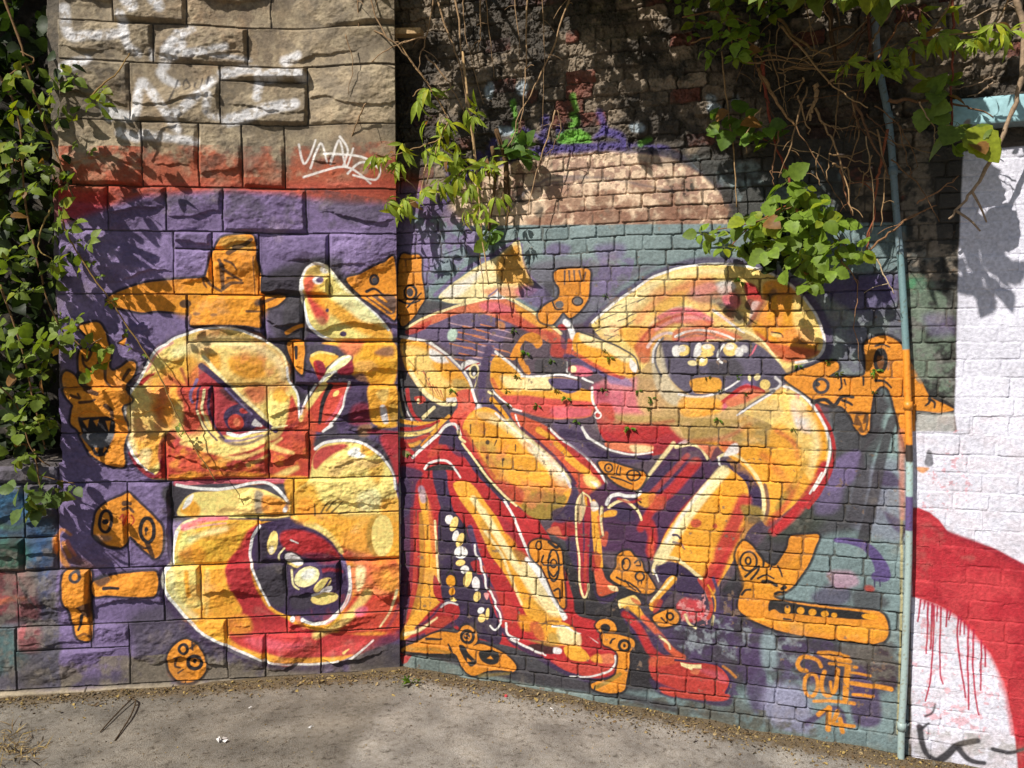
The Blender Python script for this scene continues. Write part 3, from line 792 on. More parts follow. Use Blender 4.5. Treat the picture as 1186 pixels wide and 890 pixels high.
# ---- pale blue grey ground, then grey and purple sprays
Q('T', "459,262 1052,258 1052,900 459,900", 1.5, .97)
F('V', "459,225 490,220 530,250 545,290 500,330 459,330", 9, .9); blot(B, 'T', "480,250 540,262 545,330 500,345", 16, .1, 510, .8)
F('v', "470,270 500,262 512,300 485,320", 8, .6)
F('v', "540,262 552,268 558,290 546,296 536,280", 4, .8)
F('V', "640,282 660,285 655,296 630,294", 5, .8); F('V', "690,285 722,283 720,300 696,302", 6, .7)
F((108, 104, 118), "610,312 640,300 690,302 720,310 760,308 730,325 690,365 680,385 640,380 612,340", 7, .9)
blot(B, 'V', "680,305 730,300 720,335 690,350 680,340", 12, .0, 511, .7)
F('G', "460,352 520,350 560,372 660,378 690,380 760,420 780,480 760,530 700,560 560,470 500,400 460,395", 5, .95)
F((104, 98, 116), "905,310 950,330 1045,320 1045,420 960,432 950,400 940,360", 8, .8)
blot(B, (136, 146, 142), "950,320 1048,320 1048,430 960,430", 18, .1, 512, .8)
F((84, 64, 120), "958,322 1040,318 1046,342 1000,362 960,345", 7, .75)
F('G', "955,450 1010,440 1040,500 1020,600 960,620 890,640 880,600 940,560 965,520", 8, .92)
F('G', "460,560 560,560 700,600 860,560 940,580 930,640 860,740 850,790 700,800 460,775", 6, .96)
F('K', "500,690 600,735 720,790 860,800 860,700 760,640 620,640", 12, .75)
F((58, 66, 52), "880,590 930,575 960,590 940,620 890,625", 8, .6)
F((150, 176, 176), "1004,522 1018,502 1026,480 1034,478 1048,540 1050,560 1030,560 1016,545 1002,540", 4, .9)
F((138, 142, 160), "1000,540 1050,540 1052,620 1010,622 985,600", 8, .7)
F('V', "962,540 990,522 1000,535 985,560 960,568", 4, .85); F('p', "1012,548 1030,545 1044,560 1035,564 1014,560", 3, .85); F('V', "950,566 975,560 970,590 945,595", 6, .6); F('p', "1024,592 1046,605 1050,620 1034,612", 3, .8)
S('G', "1034,486 1026,510 1018,545 1012,575 1000,625", 9, 12, 2, .9); S('G', "1018,500 1004,530 998,560 990,600", 12, 16, 3, .85)
F((58, 52, 60), "855,650 868,640 880,700 858,720 848,690", 5, .9)
F((64, 52, 74), "735,700 860,690 960,742 1000,748 1030,752 1034,800 960,800 900,770 850,792 790,760", 8, .9)
blot(B, 'p', "740,720 880,700 960,750 950,790 850,800 790,765", 18, .05, 513, .85); blot(B, 'G', "740,700 1040,740 1040,800 860,790", 12, .1, 514, .7); blot(B, 'H', "780,715 940,730 930,790 860,760 790,750", 10, .3, 515, .7)
F('p', "862,770 884,768 888,820 870,822", 6, .85); F('p', "854,748 880,746 884,766 858,768", 4, .8)
F((150, 170, 176), "882,738 896,735 900,770 884,772", 5, .7)
F((150, 146, 178), "886,796 930,800 940,850 890,838", 9, .8)
F('p', "940,690 965,675 985,684 980,700 950,702", 5, .7); F((190, 150, 172), "958,664 985,662 994,676 970,682", 4, .75); F('G', "988,685 1010,682 1030,698 1012,708 990,704", 5, .8); E('r', 1007, 682, 6, 4, 10, 2, .8)
F((120, 112, 100), "975,745 1030,750 1035,790 990,790", 8, .6)
blot(B, (64, 44, 58), "990,745 1035,750 1038,800 1000,800", 10, .15, 516, .8)
F('p', "995,770 1010,790 1020,810 1018,840 990,838 985,800", 4, .9); S('p', "934,838 950,828 966,820 975,826 978,838", 7, 5, 2.5, .9)
F((124, 138, 134), "459,752 500,762 545,776 600,790 700,808 800,828 860,838 960,856 1052,872 1052,930 459,930", 3, .9, False)
blot(B, (98, 96, 86), "780,812 880,828 960,850 850,850 700,820", 16, .0, 517, .85)
S('G', "590,772 650,790 700,802 780,820", 12, 10, 4, .85)
F((80, 76, 70), "800,812 850,806 870,830 800,828", 5, .6)

F((92, 76, 88), "690,372 760,322 850,306 930,330 960,395 925,425 960,470 965,540 900,605 830,690 760,705 690,645 600,600 470,545 461,395 500,360 560,345 640,380", 3, 1, False)
F('N', "730,380 900,384 918,440 905,485 740,490 722,430", 4, .95)
# ---- wing behind the head
S('V', "504,342 540,312 576,293", 6, 6, 2, .9); S('V', "603,284 606,310 620,328", 5, 5, 2, .9); S('V', "575,292 592,282 600,277", 5, 4, 1.4, .9)
F('y', "508,346 522,330 542,316 560,305 580,295 592,283 600,278 604,288 605,302 610,316 618,330 606,340 596,346 578,346 560,346 530,352", 1)
F('O', "580,296 596,286 604,300 612,320 616,332 600,330 582,328 574,312", 5, .85); F('a', "592,288 600,284 602,298 594,300", 3, .7)
F('S', "560,336 590,332 610,336 594,346 570,344", 4, .7); F('L', "596,338 606,330 622,336 606,346", 4, .7); F('W', "512,340 540,322 560,312 540,336 524,346", 5, .7)
F('V', "604,334 628,332 640,350 620,356 604,346", 4, .8)
# ---- neck band and hatched body
F((104, 88, 120), "470,386 530,362 590,371 584,392 576,412 562,430 548,418 530,414 505,396", 4, .97)
F('S', "470,382 500,366 530,356 560,348 577,344 600,354 632,374 654,394 650,402 630,394 605,380 588,373 560,364 530,364 500,376", 1.2)
F('r', "470,383 486,376 500,371 494,380 474,388", 1.5, .9); F('L', "556,352 576,350 596,360 580,364 560,360", 4, .8); F('R', "572,360 600,366 630,384 620,388 590,374", 3, .6)
F('O', "596,352 622,366 640,382 630,382 604,366", 3, .8); F('R', "630,380 652,396 650,406 640,402", 3, .7)
for k in range(22):
    x = 520 + (k * 37 % 58); y = 374 + k * 2.2
    S((218, 130, 70) if k % 3 else (196, 160, 170), [(x, y), (x + 14, y + 3.2), (x + 30 - (k % 5) * 3, y + 5.5)], 1.8, .8, .7, .85)
F('o', "575,372 584,374 584,382 576,380", 2, .6)
E((184, 206, 190), 524, 388, 5.5, 8, 15, 2); 
S('y', "470,381 486,371 500,365 525,356 552,349 576,344 592,347 612,358 632,372 650,387", 2.8, 3.6, .7)
F('W', "562,346 572,342 576,337 580,342 586,346 576,347", 1); S('V', "566,343 573,338 576,335", 2.5, 2, .8, .9)
# ---- left half of the face
F('O', "464,394 480,394 500,400 518,414 535,432 546,450 546,462 530,464 515,468 500,462 488,452 478,440 468,420", 1.2)
F('Y', "466,402 484,402 498,410 500,424 484,428 470,420", 5, .8); F('W', "498,404 510,409 520,420 508,420 498,414", 2.5, .95); F('a', "516,420 530,428 534,440 520,436", 3, .9); F('b', "524,440 540,442 544,456 530,454", 3, .8)
F('Y', "480,436 498,424 516,440 528,450 514,462 498,456", 4, .75)
S('y', "476,430 486,448 498,460 511,467 526,468", 6, 6, 1.2); S('W', "518,464 527,463", 6, 6, 1.2, .95)
for s in ("490,430 497,442", "493,440 499,452", "497,444 504,458", "501,446 508,460", "505,448 511,461", "510,452 514,463"): S('R', s, 1.8, .8, .7, .85)
for s in ("474,418 480,424 484,434", "500,448 502,462", "486,440 494,450", "490,410 490,420"): S('n', s, 1.6, 1, .7, .7)
F((226, 92, 72), "529,455 545,452 550,470 555,482 545,492 534,498 524,492 520,482 530,472", 1.2); S('R', "520,498 530,488 540,480", 4, 3, 1.5, .6)
F((70, 64, 68), "462,432 472,434 479,442 491,459 508,470 526,472 521,484 505,491 484,489 470,478 462,470", 1)
S('w', "465,440 467,460 472,478 478,488", 2.4, 1.6, .6); S('R', "472,452 474,468 480,482 490,491", 6, 4, 1); S('y', "461,455 464,475 468,488", 3, 3, 1)
F('r', "480,460 490,459 493,464 485,468", .8); E('y', 484.5, 464.5, 1.8, 3.2, 10, .6); S('y', "490,484 496,478 503,472", 5, 4, .8)
F('W', "534,423 543,417 551,418 557,422 549,424 539,430", 1); S('R', "537,429 544,424 555,421", 2.6, 2, .7)
E('y', 549, 430, 6, 9, 8, .7); E('G', 549, 430, 4, 6.4, 8, .7); E('w', 549, 433, 1.6, 2.6, 8, .7); S('V', "552,438 551,446 549,452", 4, 2, 1); S('y', "554,430 551,444 549,450", 1.6, 1, .6)
S('W', "464,390 480,393 497,397 515,409 530,423 543,440 549,458 553,470 558,477", 3.2, 3.6, .8); S('V', "494,398 516,412 531,426 541,438", 2, 2, .8, .6)
E('w', 555, 474, 5, 6, 30, 2, .9)
S('p', "566,404 560,430 558,455 562,472 572,486", 11, 9, 2.5, .95)
# under the eye
S('O', "461,487 475,490 500,491 512,486", 6, 4, 1.2); S('R', "461,497 480,497 500,492 508,488", 5.5, 4, 1.2); S('Y', "461,503 480,503 496,499 506,492", 6, 3, 1.2); S('r', "461,512 480,510 496,504", 5, 5, 1.5); S('O', "464,518 478,516 486,512", 8, 4, 2, .8)

# ================================================================== jaws
F((184, 42, 46), "461,522 480,524 500,508 515,492 535,494 548,515 575,560 600,588 625,605 650,650 663,690 668,712 690,720 722,738 729,758 716,780 700,786 670,782 640,770 600,752 560,742 540,736 515,724 490,738 462,757", 1.2)
F('D', "461,534 480,530 478,560 461,566", 3, .7); F('E', "466,522 474,524 472,530 466,528", 1.5, .6)
F('P', "514,497 522,492 530,499 534,510 546,532 562,552 556,548 535,526 520,516 508,514", 1.5); F('P', "516,512 530,514 540,530 526,526", 2, .8)
F('s', "500,520 512,515 508,526 496,530", 3, .5)
F('P', "461,546 476,542 490,548 482,562 478,590 461,600", 2.5, .9)
F('P', "501,545 516,545 519,566 526,592 532,600 518,602 508,582", 1.5)
F('K', "492,545 508,538 522,540 532,546 520,545 505,545", 1.2)
S('p', "461,560 461,740", 18, 16, 3, .9)
F('P', "464,560 474,558 477,600 477,680 470,725 461,735", 2, .9); S('D', "477,590 477,640 474,690", 5, 5, 2)
S('r', "481,600 481,660 476,700 466,740", 5, 6, 1.5); S((190, 130, 44), "488,596 489,650 485,690 476,720", 7, 9, 2)
F('O', "485,574 492,570 500,600 505,640 507,690 510,697 498,708 484,724 474,738 462,742 468,726 484,702 491,670 492,620", 1.5); F((176, 160, 184), "484,566 490,564 494,580 488,582", 2, .8); F('s', "495,580 502,600 506,640 500,640", 2.5, .7)
S('y', "503,604 506,640 508,670 512,690", 3.2, 3, .8); F('R', "503,666 511,680 515,694 508,696 502,684", 1)
F((52, 38, 64), "507,598 516,586 531,598 541,615 549,640 556,660 566,690 574,712 582,730 577,747 560,741 545,736 530,726 519,706 512,690 508,650", 1.2)
F('P', "508,640 520,636 524,650 512,654", 4, .8)
S('p', "544,612 552,640 562,668 572,690 580,716", 8, 8, 1.5)
F('R', "545,652 556,650 560,664 552,664", 1, .9); S('s', "560,656 563,664", 2, 2, .7); F('l', "560,688 566,688 564,695", .8)
for c, cx, cy, rx, ry, an in (('W', 520.5, 602, 5, 5.5, 0), ('Y', 526, 607, 4.5, 9, 20), ('W', 528, 621, 3.6, 6.6, 15), ('Y', 533, 626, 4, 9, 20), ('W', 534, 640, 8, 7, 0), ('Y', 533.5, 652, 5.5, 3.6, -10), ('W', 538.5, 660, 4.8, 5, 10), ('Y', 541.5, 671, 5, 10, 15), ('w', 551.5, 676, 4.6, 8, -5), ('Y', 552.5, 691, 3.8, 6, 5), ('W', 557, 707, 4.4, 3.4, -40), ('Y', 558, 716, 4.4, 5, 30), ('Y', 565, 711, 2.2, 7, 5), ('Y', 525, 694.5, 4, 2, 10), ('Y', 540, 743, 3, 3, 0)):
    E(c, cx, cy, rx, ry, an, .7)
E('a', 522, 673, 5.5, 7, 0, .8); E('a', 523.5, 685, 3.6, 4.4, 0, .8); S('K', "517,666 522,661 527,668 528,680", 2, 2, .7)
F('R', "508,714 514,703 522,699 531,702 532,712 524,720 508,716", 1); S('w', "511,703 520,698 530,700", 3, 2, 1); S('P', "482,728 498,716 512,700", 4, 3, 1.2, .8)
S('P', "464,748 486,740 512,728 534,718 536,704", 10, 7, 2.5, .9); F('r', "494,724 512,714 524,718 508,730 494,736", 2); S('y', "468,735 484,731 496,723 506,716", 5, 2, 1.6)
# upper edge of the snout and the black stem line
S('W', "478,530 494,515 508,503 515,495 522,491.5 529,493 533,504", 4, 3.4, .8); S('O', "500,503 512,490 520,482", 5, 4, 1); S('o', "498,506 488,516", 3, 3, 1); S('y', "531,500 533,508 538,512", 4, 3, 1)
S('W', "492,543 497,537 508,533.5 519,535 527,544 533,553", 3.2, 2.6, .7)
S('P', "533,516 545,534 556,550 570,565 588,584", 9, 6, 1.2); S('K', "552,535 562,552 572,564 590,580", 6, 5, 1.2)
S('y', "535,514 549,532 562,550 573,563 586,576 598,586", 2.6, 3, .7)
# snout
S('P', "572,472 600,495 626,516 650,540 662,558 664,580 656,602", 11, 10, 2, .95)
F('O', "543,480 560,472 575,477 590,491 605,504 620,518 636,531 650,545 659,557 661,570 655,585 645,597 632,601 620,601 605,590 590,576 572,556 558,536 547,516 536,498", 1.2)
F('a', "546,486 570,490 578,504 560,506", 4, .9); F('a', "578,510 598,508 602,522 582,524", 4, .7); F('a', "594,532 620,534 622,544 598,544", 4, .7); F((240, 160, 28), "574,528 590,530 592,542 570,542", 4, .7)
F('N', "550,478 576,480 590,492 566,490", 3, .7); F('b', "548,512 570,512 574,524 552,522", 4, .6); F('b', "562,528 590,530 590,540 566,540", 4, .6)
S('y', "588,490 610,512 634,534 652,556", 10, 18, 4, .9); S('W', "616,520 636,536 650,552", 9, 10, 4, .7)
F('B', "604,584 620,570 640,572 656,575 651,590 642,600 624,602 610,596", 2.5, .95); F('B', "600,566 630,564 650,568 640,576 610,578", 4, .5)
F('R', "572,556 590,560 606,568 604,584 590,578", 3.5, .9); S('r', "538,500 556,532 572,552", 7, 6, 2.5, .8)
for x, y, r in ((565, 512.5, 2.4), (582.5, 532, 1.8), (563.5, 530.5, 1.5)): E('K', x, y, r, r * 1.2, 0, .7, .9)
for s in ("545,492 545,502", "597,516 597,523", "582,533 582,540", "587,494 588,502", "562,497 561,503", "547,510 548,524", "575,510 573,516"): S('K', s, 1.8, 1.2, .6, .85)
S('W', "574,479 600,502 620,519 640,538 654,552 660,564", 2.8, 3.6, .7)
# lips lower band
F('O', "525,560 545,560 562,582 578,605 590,630 610,660 630,690 652,716 632,722 612,716 600,692 585,666 570,645 560,625 548,600 534,580", 1.5)
F((200, 146, 46), "560,600 570,620 588,648 578,652 566,632 556,612", 3, .7); F('B', "588,634 606,640 612,650 596,650", 4, .7); F('a', "570,616 590,620 598,634 580,636", 3, .8); F('a', "600,674 612,676 622,690 606,690", 3, .8)
S('y', "548,578 564,602 580,626 602,662 628,694", 8, 9, 2.6); S('y', "562,616 580,640 590,665 604,700", 4, 3, 1.5, .8)
F('y', "606,650 622,664 642,694 652,712 636,712 616,690 604,668", 4, .9); S('W', "611,648 624,666 640,692 654,715", 6, 6, 1.6)
S('B', "606,690 620,700 632,712", 5, 4, 2, .4); S((190, 110, 60), "606,694 620,692 626,700", 1.5, 1.5, .7, .6)
F('r', "566,680 586,692 600,712 596,728 582,722 574,700", 3, .5); F('a', "600,714 616,716 622,730 606,730", 3.5, .8); F('D', "578,600 596,610 606,634 590,622", 3, .6)
S('W', "584,580 592,594 600,611 612,640 625,661 640,690 653,717", 3.0, 4, .7)
S('W', "550,632 551,642 556,648 558,660 562,668 563,680 568,686 571,692 574,697 574,703 579,711 580,722", 2.6, 2.4, .6)
# chin
S('P', "583,730 596,745 625,762 655,779 690,789 712,784", 7, 7, 2, .95)
F('O', "618,726 632,719 650,720 664,729 667,745 650,748 632,744 620,738", 1.5); F('y', "646,727 662,730 665,745 648,744", 3, .9); F('b', "636,734 648,736 646,746 636,744", 3, .7); F('r', "614,722 626,724 630,742 616,738", 3, .7)
S('n', "628,724 636,720 646,720", 3, 3, 1.2, .8); S('W', "640,726 654,726 666,733 680,738 692,746", 2.6, 2.4, .7)
F('K', "612,748 626,746 642,750 642,757 628,757 616,754", 1.2, .9); F('w', "642,750 650,752 649,757 641,756", 1); F('B', "612,742 634,744 650,750 634,748", 2, .8)
F('R', "668,739 676,734 690,744 698,750 686,751 673,748", 1); F('y', "662,732 672,736 672,748 664,746", 2, .8)
F('O', "653,750 668,748 678,754 683,763 672,766 658,762", 1.2); F('R', "682,751 690,752 697,755 692,760 684,757", 1); F('S', "686,762 698,758 710,758 713,767 700,769 688,766", 1.5); F('O', "684,762 694,758 698,768 688,767", 2, .8)
F((206, 74, 62), "640,764 660,766 686,769 713,770 708,780 690,784 668,781 650,774", 1.5)
S('W', "660,784 676,784 692,782 706,777 713,768 713,760", 1.6, 3, .8)
S('W', "586,722 587,732 591,737 600,741", 3, 3, .7); S('W', "592,741 604,747 617,753", 3, 3, .7); S('W', "620,755 632,759", 3, 2, .8); S('W', "568,725 574,730 580,722", 2.6, 2, .7)

# ================================================================== fore limbs and fingers
F('s', "592,478 620,488 637,496 654,510 672,522 686,535 698,551 706,568 704,586 696,594 682,578 668,561 655,545 640,530 620,512 600,494", 1.4)
F('R', "634,496 654,512 680,532 698,552 706,570 698,566 684,546 660,526 640,508", 2, .9)
S('O', "624,498 640,508", 8, 6, 1.6); S('a', "644,514 660,530 664,536", 7, 7, 1.4); S('O', "658,530 670,540 680,548", 9, 9, 1.4); F('Y', "676,552 688,552 696,562 690,566 680,562", 2.5, .95); F('W', "684,558 692,560 692,565", 1.5, .8)
F('r', "662,552 674,560 690,582 684,584 668,566", 2.5, .8); F('a', "686,564 700,572 700,584 692,580", 2, .8)
S('W', "636,496 650,509 668,521 682,533 694,547 702,560 707,566", 2.8, 2.4, .7); S('W', "597,481 599,488 602,494", 2.4, 1.6, .6); S('P', "604,496 630,518 654,542 666,560", 4, 4, 1.2, .9)
F((96, 78, 110), "640,490 675,494 690,520 720,530 740,534 720,540 690,536 664,520", 4, .9)
F('R', "690,478 705,488 760,488 800,492 812,504 790,518 768,526 745,528 720,524 705,514 695,502", 1.5); F('D', "700,500 720,510 750,510 790,500 780,520 740,524 716,520", 4, .5)
S('P', "652,502 674,506 690,522 720,532 752,530", 11, 8, 2); F('S', "702,512 730,514 756,516 752,525 728,524 706,520", 1.6); F('y', "730,516 756,518 748,525 734,524", 2, .8)
S('W', "674,495 680,506 686,510 695,515 708,522 732,527 756,524", 3, 2, .8); F('W', "674,496 680,503 684,509 679,508", .8)
# clasped hand
F((76, 42, 78), "700,560 742,562 768,532 786,512 806,508 832,528 838,546 816,572 792,602 772,642 745,650 720,640 690,640 670,650 664,600", 3, .97)
F('P', "745,560 778,535 790,545 770,566 748,578", 3, .8)
S('R', "806,536 780,566 758,586 742,612", 13, 9, 2.5); S('R', "818,566 796,588 778,612 770,628", 9, 7, 2, .95); S('r', "796,528 770,556 750,576", 6, 6, 2, .7)
F('R', "742,600 756,602 762,622 756,648 748,640 750,620", 2.5, .95); F('s', "752,622 757,626 757,645 751,642", 2, .8)
S('y', "780,514 766,532 752,550 738,568", 5, 3, 1.5, .9); F('W', "786,514 802,506 806,508 792,516", 1.2, .9); F('O', "798,512 812,502 840,504 838,514 818,516", 2, .9); F('a', "820,504 842,508 840,516 822,516", 2, .8)
F('O', "742,572 758,572 756,582 748,588 738,582", 2, .9); F('s', "752,574 770,576 768,590 754,592", 3, .7); S('K', "735,576 742,582", 2, 2, .8)
S('y', "783,518 800,515 812,520 820,532", 4, 3, 1); F('S', "806,514 824,516 836,522 826,534 820,528", 1.5, .9); F('P', "828,520 836,520 830,538 822,538", 1.5, .8)
F('R', "640,606 656,602 668,612 668,626 656,626 640,618", 2); F('S', "634,614 646,610 652,622 662,625 648,622 636,618", 1.5, .9); F('D', "648,604 664,604 664,614", 2, .5)
F('P', "640,592 662,586 668,600 650,606 640,602", 2, .9); F('P', "656,624 670,622 676,650 668,660 658,640", 3, .9)
F((164, 40, 54), "668,580 675,571 684,580 682,640 682,680 678,693 672,688 670,670 667,620", .8); S('P', "674,576 676,610 676,650", 3, 2, .8, .85); S('r', "678,640 678,684", 4, 3, 1)
F('y', "670,578 676,572 678,590 672,606 668,600", 1, .6); S('a', "678,577 679,586", 3, 2, .8)
S('y', "675,571 669,580 667,600 668,625 671,650 671.5,675 675,690 678,692 681,684 681,677", 2.2, 2.6, .6); S('y', "675,571 682,576 684,582", 2, 2, .6)
F('O', "685,582 691,583 694,600 697,640 698,658 690,656 686,620", 1); S('s', "694,600 699,630 702,618", 6, 5, 1.5, .8); S('y', "697,588 696,605 698,620", 3.6, 2.4, .8); F('W', "684,582 691,582 693,590 686,592", 1.2, .8)
F('s', "688,658 697,660 702,672 714,680 716,684 706,688 694,690 690,676", 1.2); F('y', "704,678 714,680 716,685 708,684", 1, .8); F('P', "686,676 694,692 708,690 716,686 708,697 694,698", 1.4); F('R', "686,640 696,644 694,660 686,660", 2, .8)
S('W', "703,584 707,576 716,573 726,575 738,574 742,570", 4.4, 3.6, 1); S('y', "705,588 714,582 724,580 733,586 740,594 743,602", 3.6, 2.6, .8); F('P', "708,590 718,584 730,590 736,602 720,604", 1.5); F('O', "695,598 704,592 714,592 712,598 700,600", 1.2); S('R', "716,578 730,582 742,578", 3, 3, 1, .8)
# bottom limb and foot
F('Y', "716,697 724,693 735,690 742,699 738,704 728,702 718,704", 1); F('O', "722,703 738,702 748,716 756,728 744,724 732,714", 1.4); F('s', "730,692 740,696 742,702 734,698", 1, .8); S('y', "717,697 718,704", 2.4, 2, .7)
F('P', "718,708 728,706 745,720 764,735 776,752 770,768 758,765 744,748 728,728", 2)
S('R', "724,712 740,728 752,752 766,764", 9, 12, 2.2); S('s', "745,716 762,734 776,752 790,762", 7, 8, 2); F('p', "758,736 768,736 768,750 760,748", 2, .7); S('y', "764,738 774,746 776,752", 3, 2, 1)
F((186, 60, 52), "752,770 768,766 783,764 800,766 822,768 838,775 846,790 842,802 828,804 790,800 768,796 756,786", 1.4); F('L', "800,774 836,780 840,792 816,780", 4, .5); F('s', "754,762 784,760 786,768 756,772", 3, .8)
F('P', "752,786 776,796 800,802 840,806 848,796 844,818 800,812 764,804", 2, .85); F('r', "766,796 800,802 842,804 838,812 800,810 770,804", 1.6)
Q('y', "788,768 798,770 812,770 812,775 802,774 802,777 789,772", .8); F('S', "802,776 810,776 808,782 800,780", 1.4, .9)
S('P', "782,765 800,767 822,768 838,775 846,789 841,803", 2.6, 3.4, .8); S('o', "838,772 846,778 852,784", 3, 3, 1.4, .7)
# right arm, forearm, cuff
F('O', "832,516 850,508 868,494 900,498 922,494 946,520 956,540 936,566 916,588 890,604 884,572 868,550 850,534", 1.5)
F('N', "780,480 895,478 900,510 850,520 830,512 790,508", 4, .95); blot(B, 'B', "790,490 900,494 900,516 850,516 800,508", 12, -.1, 520, .6)
F('N', "700,470 790,470 800,490 710,490", 4, .9); F('B', "710,482 800,484 795,490 714,490", 3, .4)
F('L', "690,445 760,440 766,476 692,476", 5, .85); F('l', "700,440 740,438 740,450 700,452", 5, .6); F('N', "740,430 762,420 790,444 784,480 742,476", 4, .9); F('D', "692,448 704,446 706,460 694,464", 3, .6); F('r', "690,470 708,468 712,488 700,492", 3, .9)
F('Y', "860,476 892,458 910,450 926,458 944,476 956,496 962,520 958,545 944,560 926,540 912,510 890,490", 1.4)
F('O', "892,500 906,490 924,510 930,540 912,560 892,540", 5, .8); F('w', "916,464 932,470 940,490 938,502 922,494", 4, .95); F('N', "866,470 894,462 906,480 880,486", 3, .6)
S('a', "938,474 950,496 953,522 948,548", 8, 9, 2); F('L', "919,457 926,457 924,463", 1, .8)
S((186, 44, 48), "956,540 942,566 918,596 896,616", 13, 10, 3); S('r', "922,560 904,592 890,606", 8, 8, 3, .8); S('B', "936,535 916,566 900,588", 7, 6, 3, .85); F('a', "858,520 884,516 898,536 890,552 866,536", 4, .8)
F('s', "832,512 852,512 856,524 842,526", 3, .8); S('s', "900,500 918,512 924,530", 6, 5, 3, .7)
S('R', "946,470 961,498 966,522 961,548 948,572 936,588", 4, 4, 1); S('W', "905,447 924,454 944,474 957,498 961,520 956,546 942,568", 3, 2.4, .7); S('W', "952,548 938,572", 2, 2, .7)
F('P', "834,536 846,533 862,541 876,560 884,590 876,604 866,578 850,552", 1.6)
S('y', "832,530 842,526 856,530 871,545 881,562 885,582 883,602", 3, 4.4, .8); S('P', "886,562 890,585 886,604", 4, 4, 1.2, .8)
F('W', "838,528 846,516 854,514 856,524 846,528", 1.6, .9); S('W', "833,530 833,537 836,541", 2.4, 1.6, .6)
F('O', "838,541 850,547 865,562 868,590 878,602 866,616 854,642 838,668 822,694 812,672 792,656 776,650 762,648 770,620 785,598 805,574 822,554", 1.2)
F('a', "846,552 862,566 860,590 836,596 826,580", 4, .8); F('a', "800,600 840,604 826,640 796,634", 6, .6)
S('y', "838,546 814,574 794,600 776,628 764,648", 13, 14, 2.5); S('W', "820,560 794,592 772,628", 4, 4, 2, .7)
S('r', "862,580 848,612 836,640 822,674", 15, 18, 4); F('R', "840,640 852,620 862,612 844,650 824,690 818,676", 3, .85); F('O', "812,640 824,636 826,650 812,656", 4, .7)
F('B', "858,586 880,588 884,602 868,606", 3, .9); F('P', "866,600 884,602 884,616 868,640 856,640", 4, .5)
E('r', 806, 606.5, 6.4, 5.4, 0, 1.6, .9); E('r', 828, 610, 3, 3, 0, 1.4, .9); S('P', "780,620 785,620 788,624", 3, 2, .8); S('p', "780,628 788,630 793,636", 3, 1.6, 1, .8)
S('y', "918,462 938,486 946,516 940,540", 10, 7, 5, .7); S('r', "884,528 906,552 918,572", 9, 8, 6, .5); S('R', "790,512 836,508 868,492", 6, 4, 4, .5)
S('r', "560,520 576,548 592,566", 8, 6, 5, .45); S('y', "570,486 600,504 624,526 646,548", 7, 9, 4, .6); S('y', "560,592 580,624 604,662 630,698", 6, 7, 3.5, .7)
S('r', "700,398 716,412", 6, 4, 3, .3); S('R', "690,478 730,492 780,488", 5, 4, 3, .5)
# wrist
F('P', "762,656 780,652 796,660 810,674 817,694 800,694 780,684 764,672", 1.2); E((206, 70, 76), 800, 706, 17, 15, 20, 2); blot(B, 'l', "786,696 816,694 816,718 796,720", 5, .15, 521, .7, .1); E('P', 800, 688, 12, 6, 20, 3, .9)
S('r', "810,672 820,688 824,706 820,716", 4, 4, 1); S('a', "820,678 828,694 828,708", 2, 1.6, .8); S('p', "826,670 832,690 830,716", 4, 3, 1.4); S('y', "794,712 798,722 806,728", 3, 2, 1); S('y', "826,714 825,724", 2.4, 2, 1)
F('O', "776,668 784,673 766,692 756,708 752,700 762,686", 1); S('y', "779,670 764,686 754,697", 3, 2.6, .8); S('P', "786,676 770,692 760,712", 6, 6, 1.4); F('r', "756,700 762,694 768,698 758,712", 1.5, .8)
S('y', "757,664 757,657 760,651 770,646 783,648 797,657 806,665 812,670", 3.6, 4, .8); S('W', "757,660 761,668 763,674", 2, 1.4, .6)

# ================================================================== right head
S('p', "680,376 700,358 720,342 748,324 775,312 806,303 850,303 892,312 925,334 950,362 960,394 955,414 936,424", 9, 9, 3, .8)
F('Y', "685,376 700,361 715,348 735,335 755,322 775,314 800,308 830,306 860,308 890,315 915,330 936,350 951,375 956,396 952,410 940,418 918,424 905,425 880,395 850,382 820,380 790,392 765,392 750,420 740,428 720,412 700,396", 1.2)
F('y', "700,362 730,342 760,328 752,346 730,366 714,388 700,388", 6, .8); S('S', "738,372 762,348 800,330 824,326", 10, 8, 4, .6)
F('O', "718,380 756,380 756,396 740,408 724,396", 3, .85); F('O', "755,360 780,340 800,336 790,350 770,366", 5, .6); F('O', "744,400 768,400 760,412 748,412", 3, .8); F('r', "734,400 752,398 752,418 742,420", 3, .8)
S('N', "736,362 752,346 776,330", 5, 6, 3, .6)
S('y', "752,380 762,368 782,358 800,356", 4, 4, 1.5); S('L', "764,368 784,360 806,362 822,372", 7, 8, 2.5, .9); S('S', "742,398 760,380 786,370 820,376", 9, 10, 3, .9); F('L', "778,362 808,360 812,370 784,374", 3, .6)
S('w', "750,402 758,392 772,386 784,388", 4, 3, 1.2)
for s in ("696,371 706,366 716,362", "704,360 714,354 722,352", "690,384 704,378 714,377", "704,352 716,346", "716,372 726,368 734,362", "712,384 724,378 733,374", "720,356 734,350 746,346", "728,366 740,362", "700,388 712,390", "738,350 752,342", "704,393 713,388 717,389", "742,338 758,330", "726,376 736,370"): S('G', s, 1.5, .7, .6, .9)
F('g', "796,340 830,326 846,330 858,345 850,356 820,352 806,350", 4, .8); F('W', "828,330 846,326 852,334 836,342", 2.5, .9); F('l', "800,334 822,328 830,336 806,344", 3, .8)
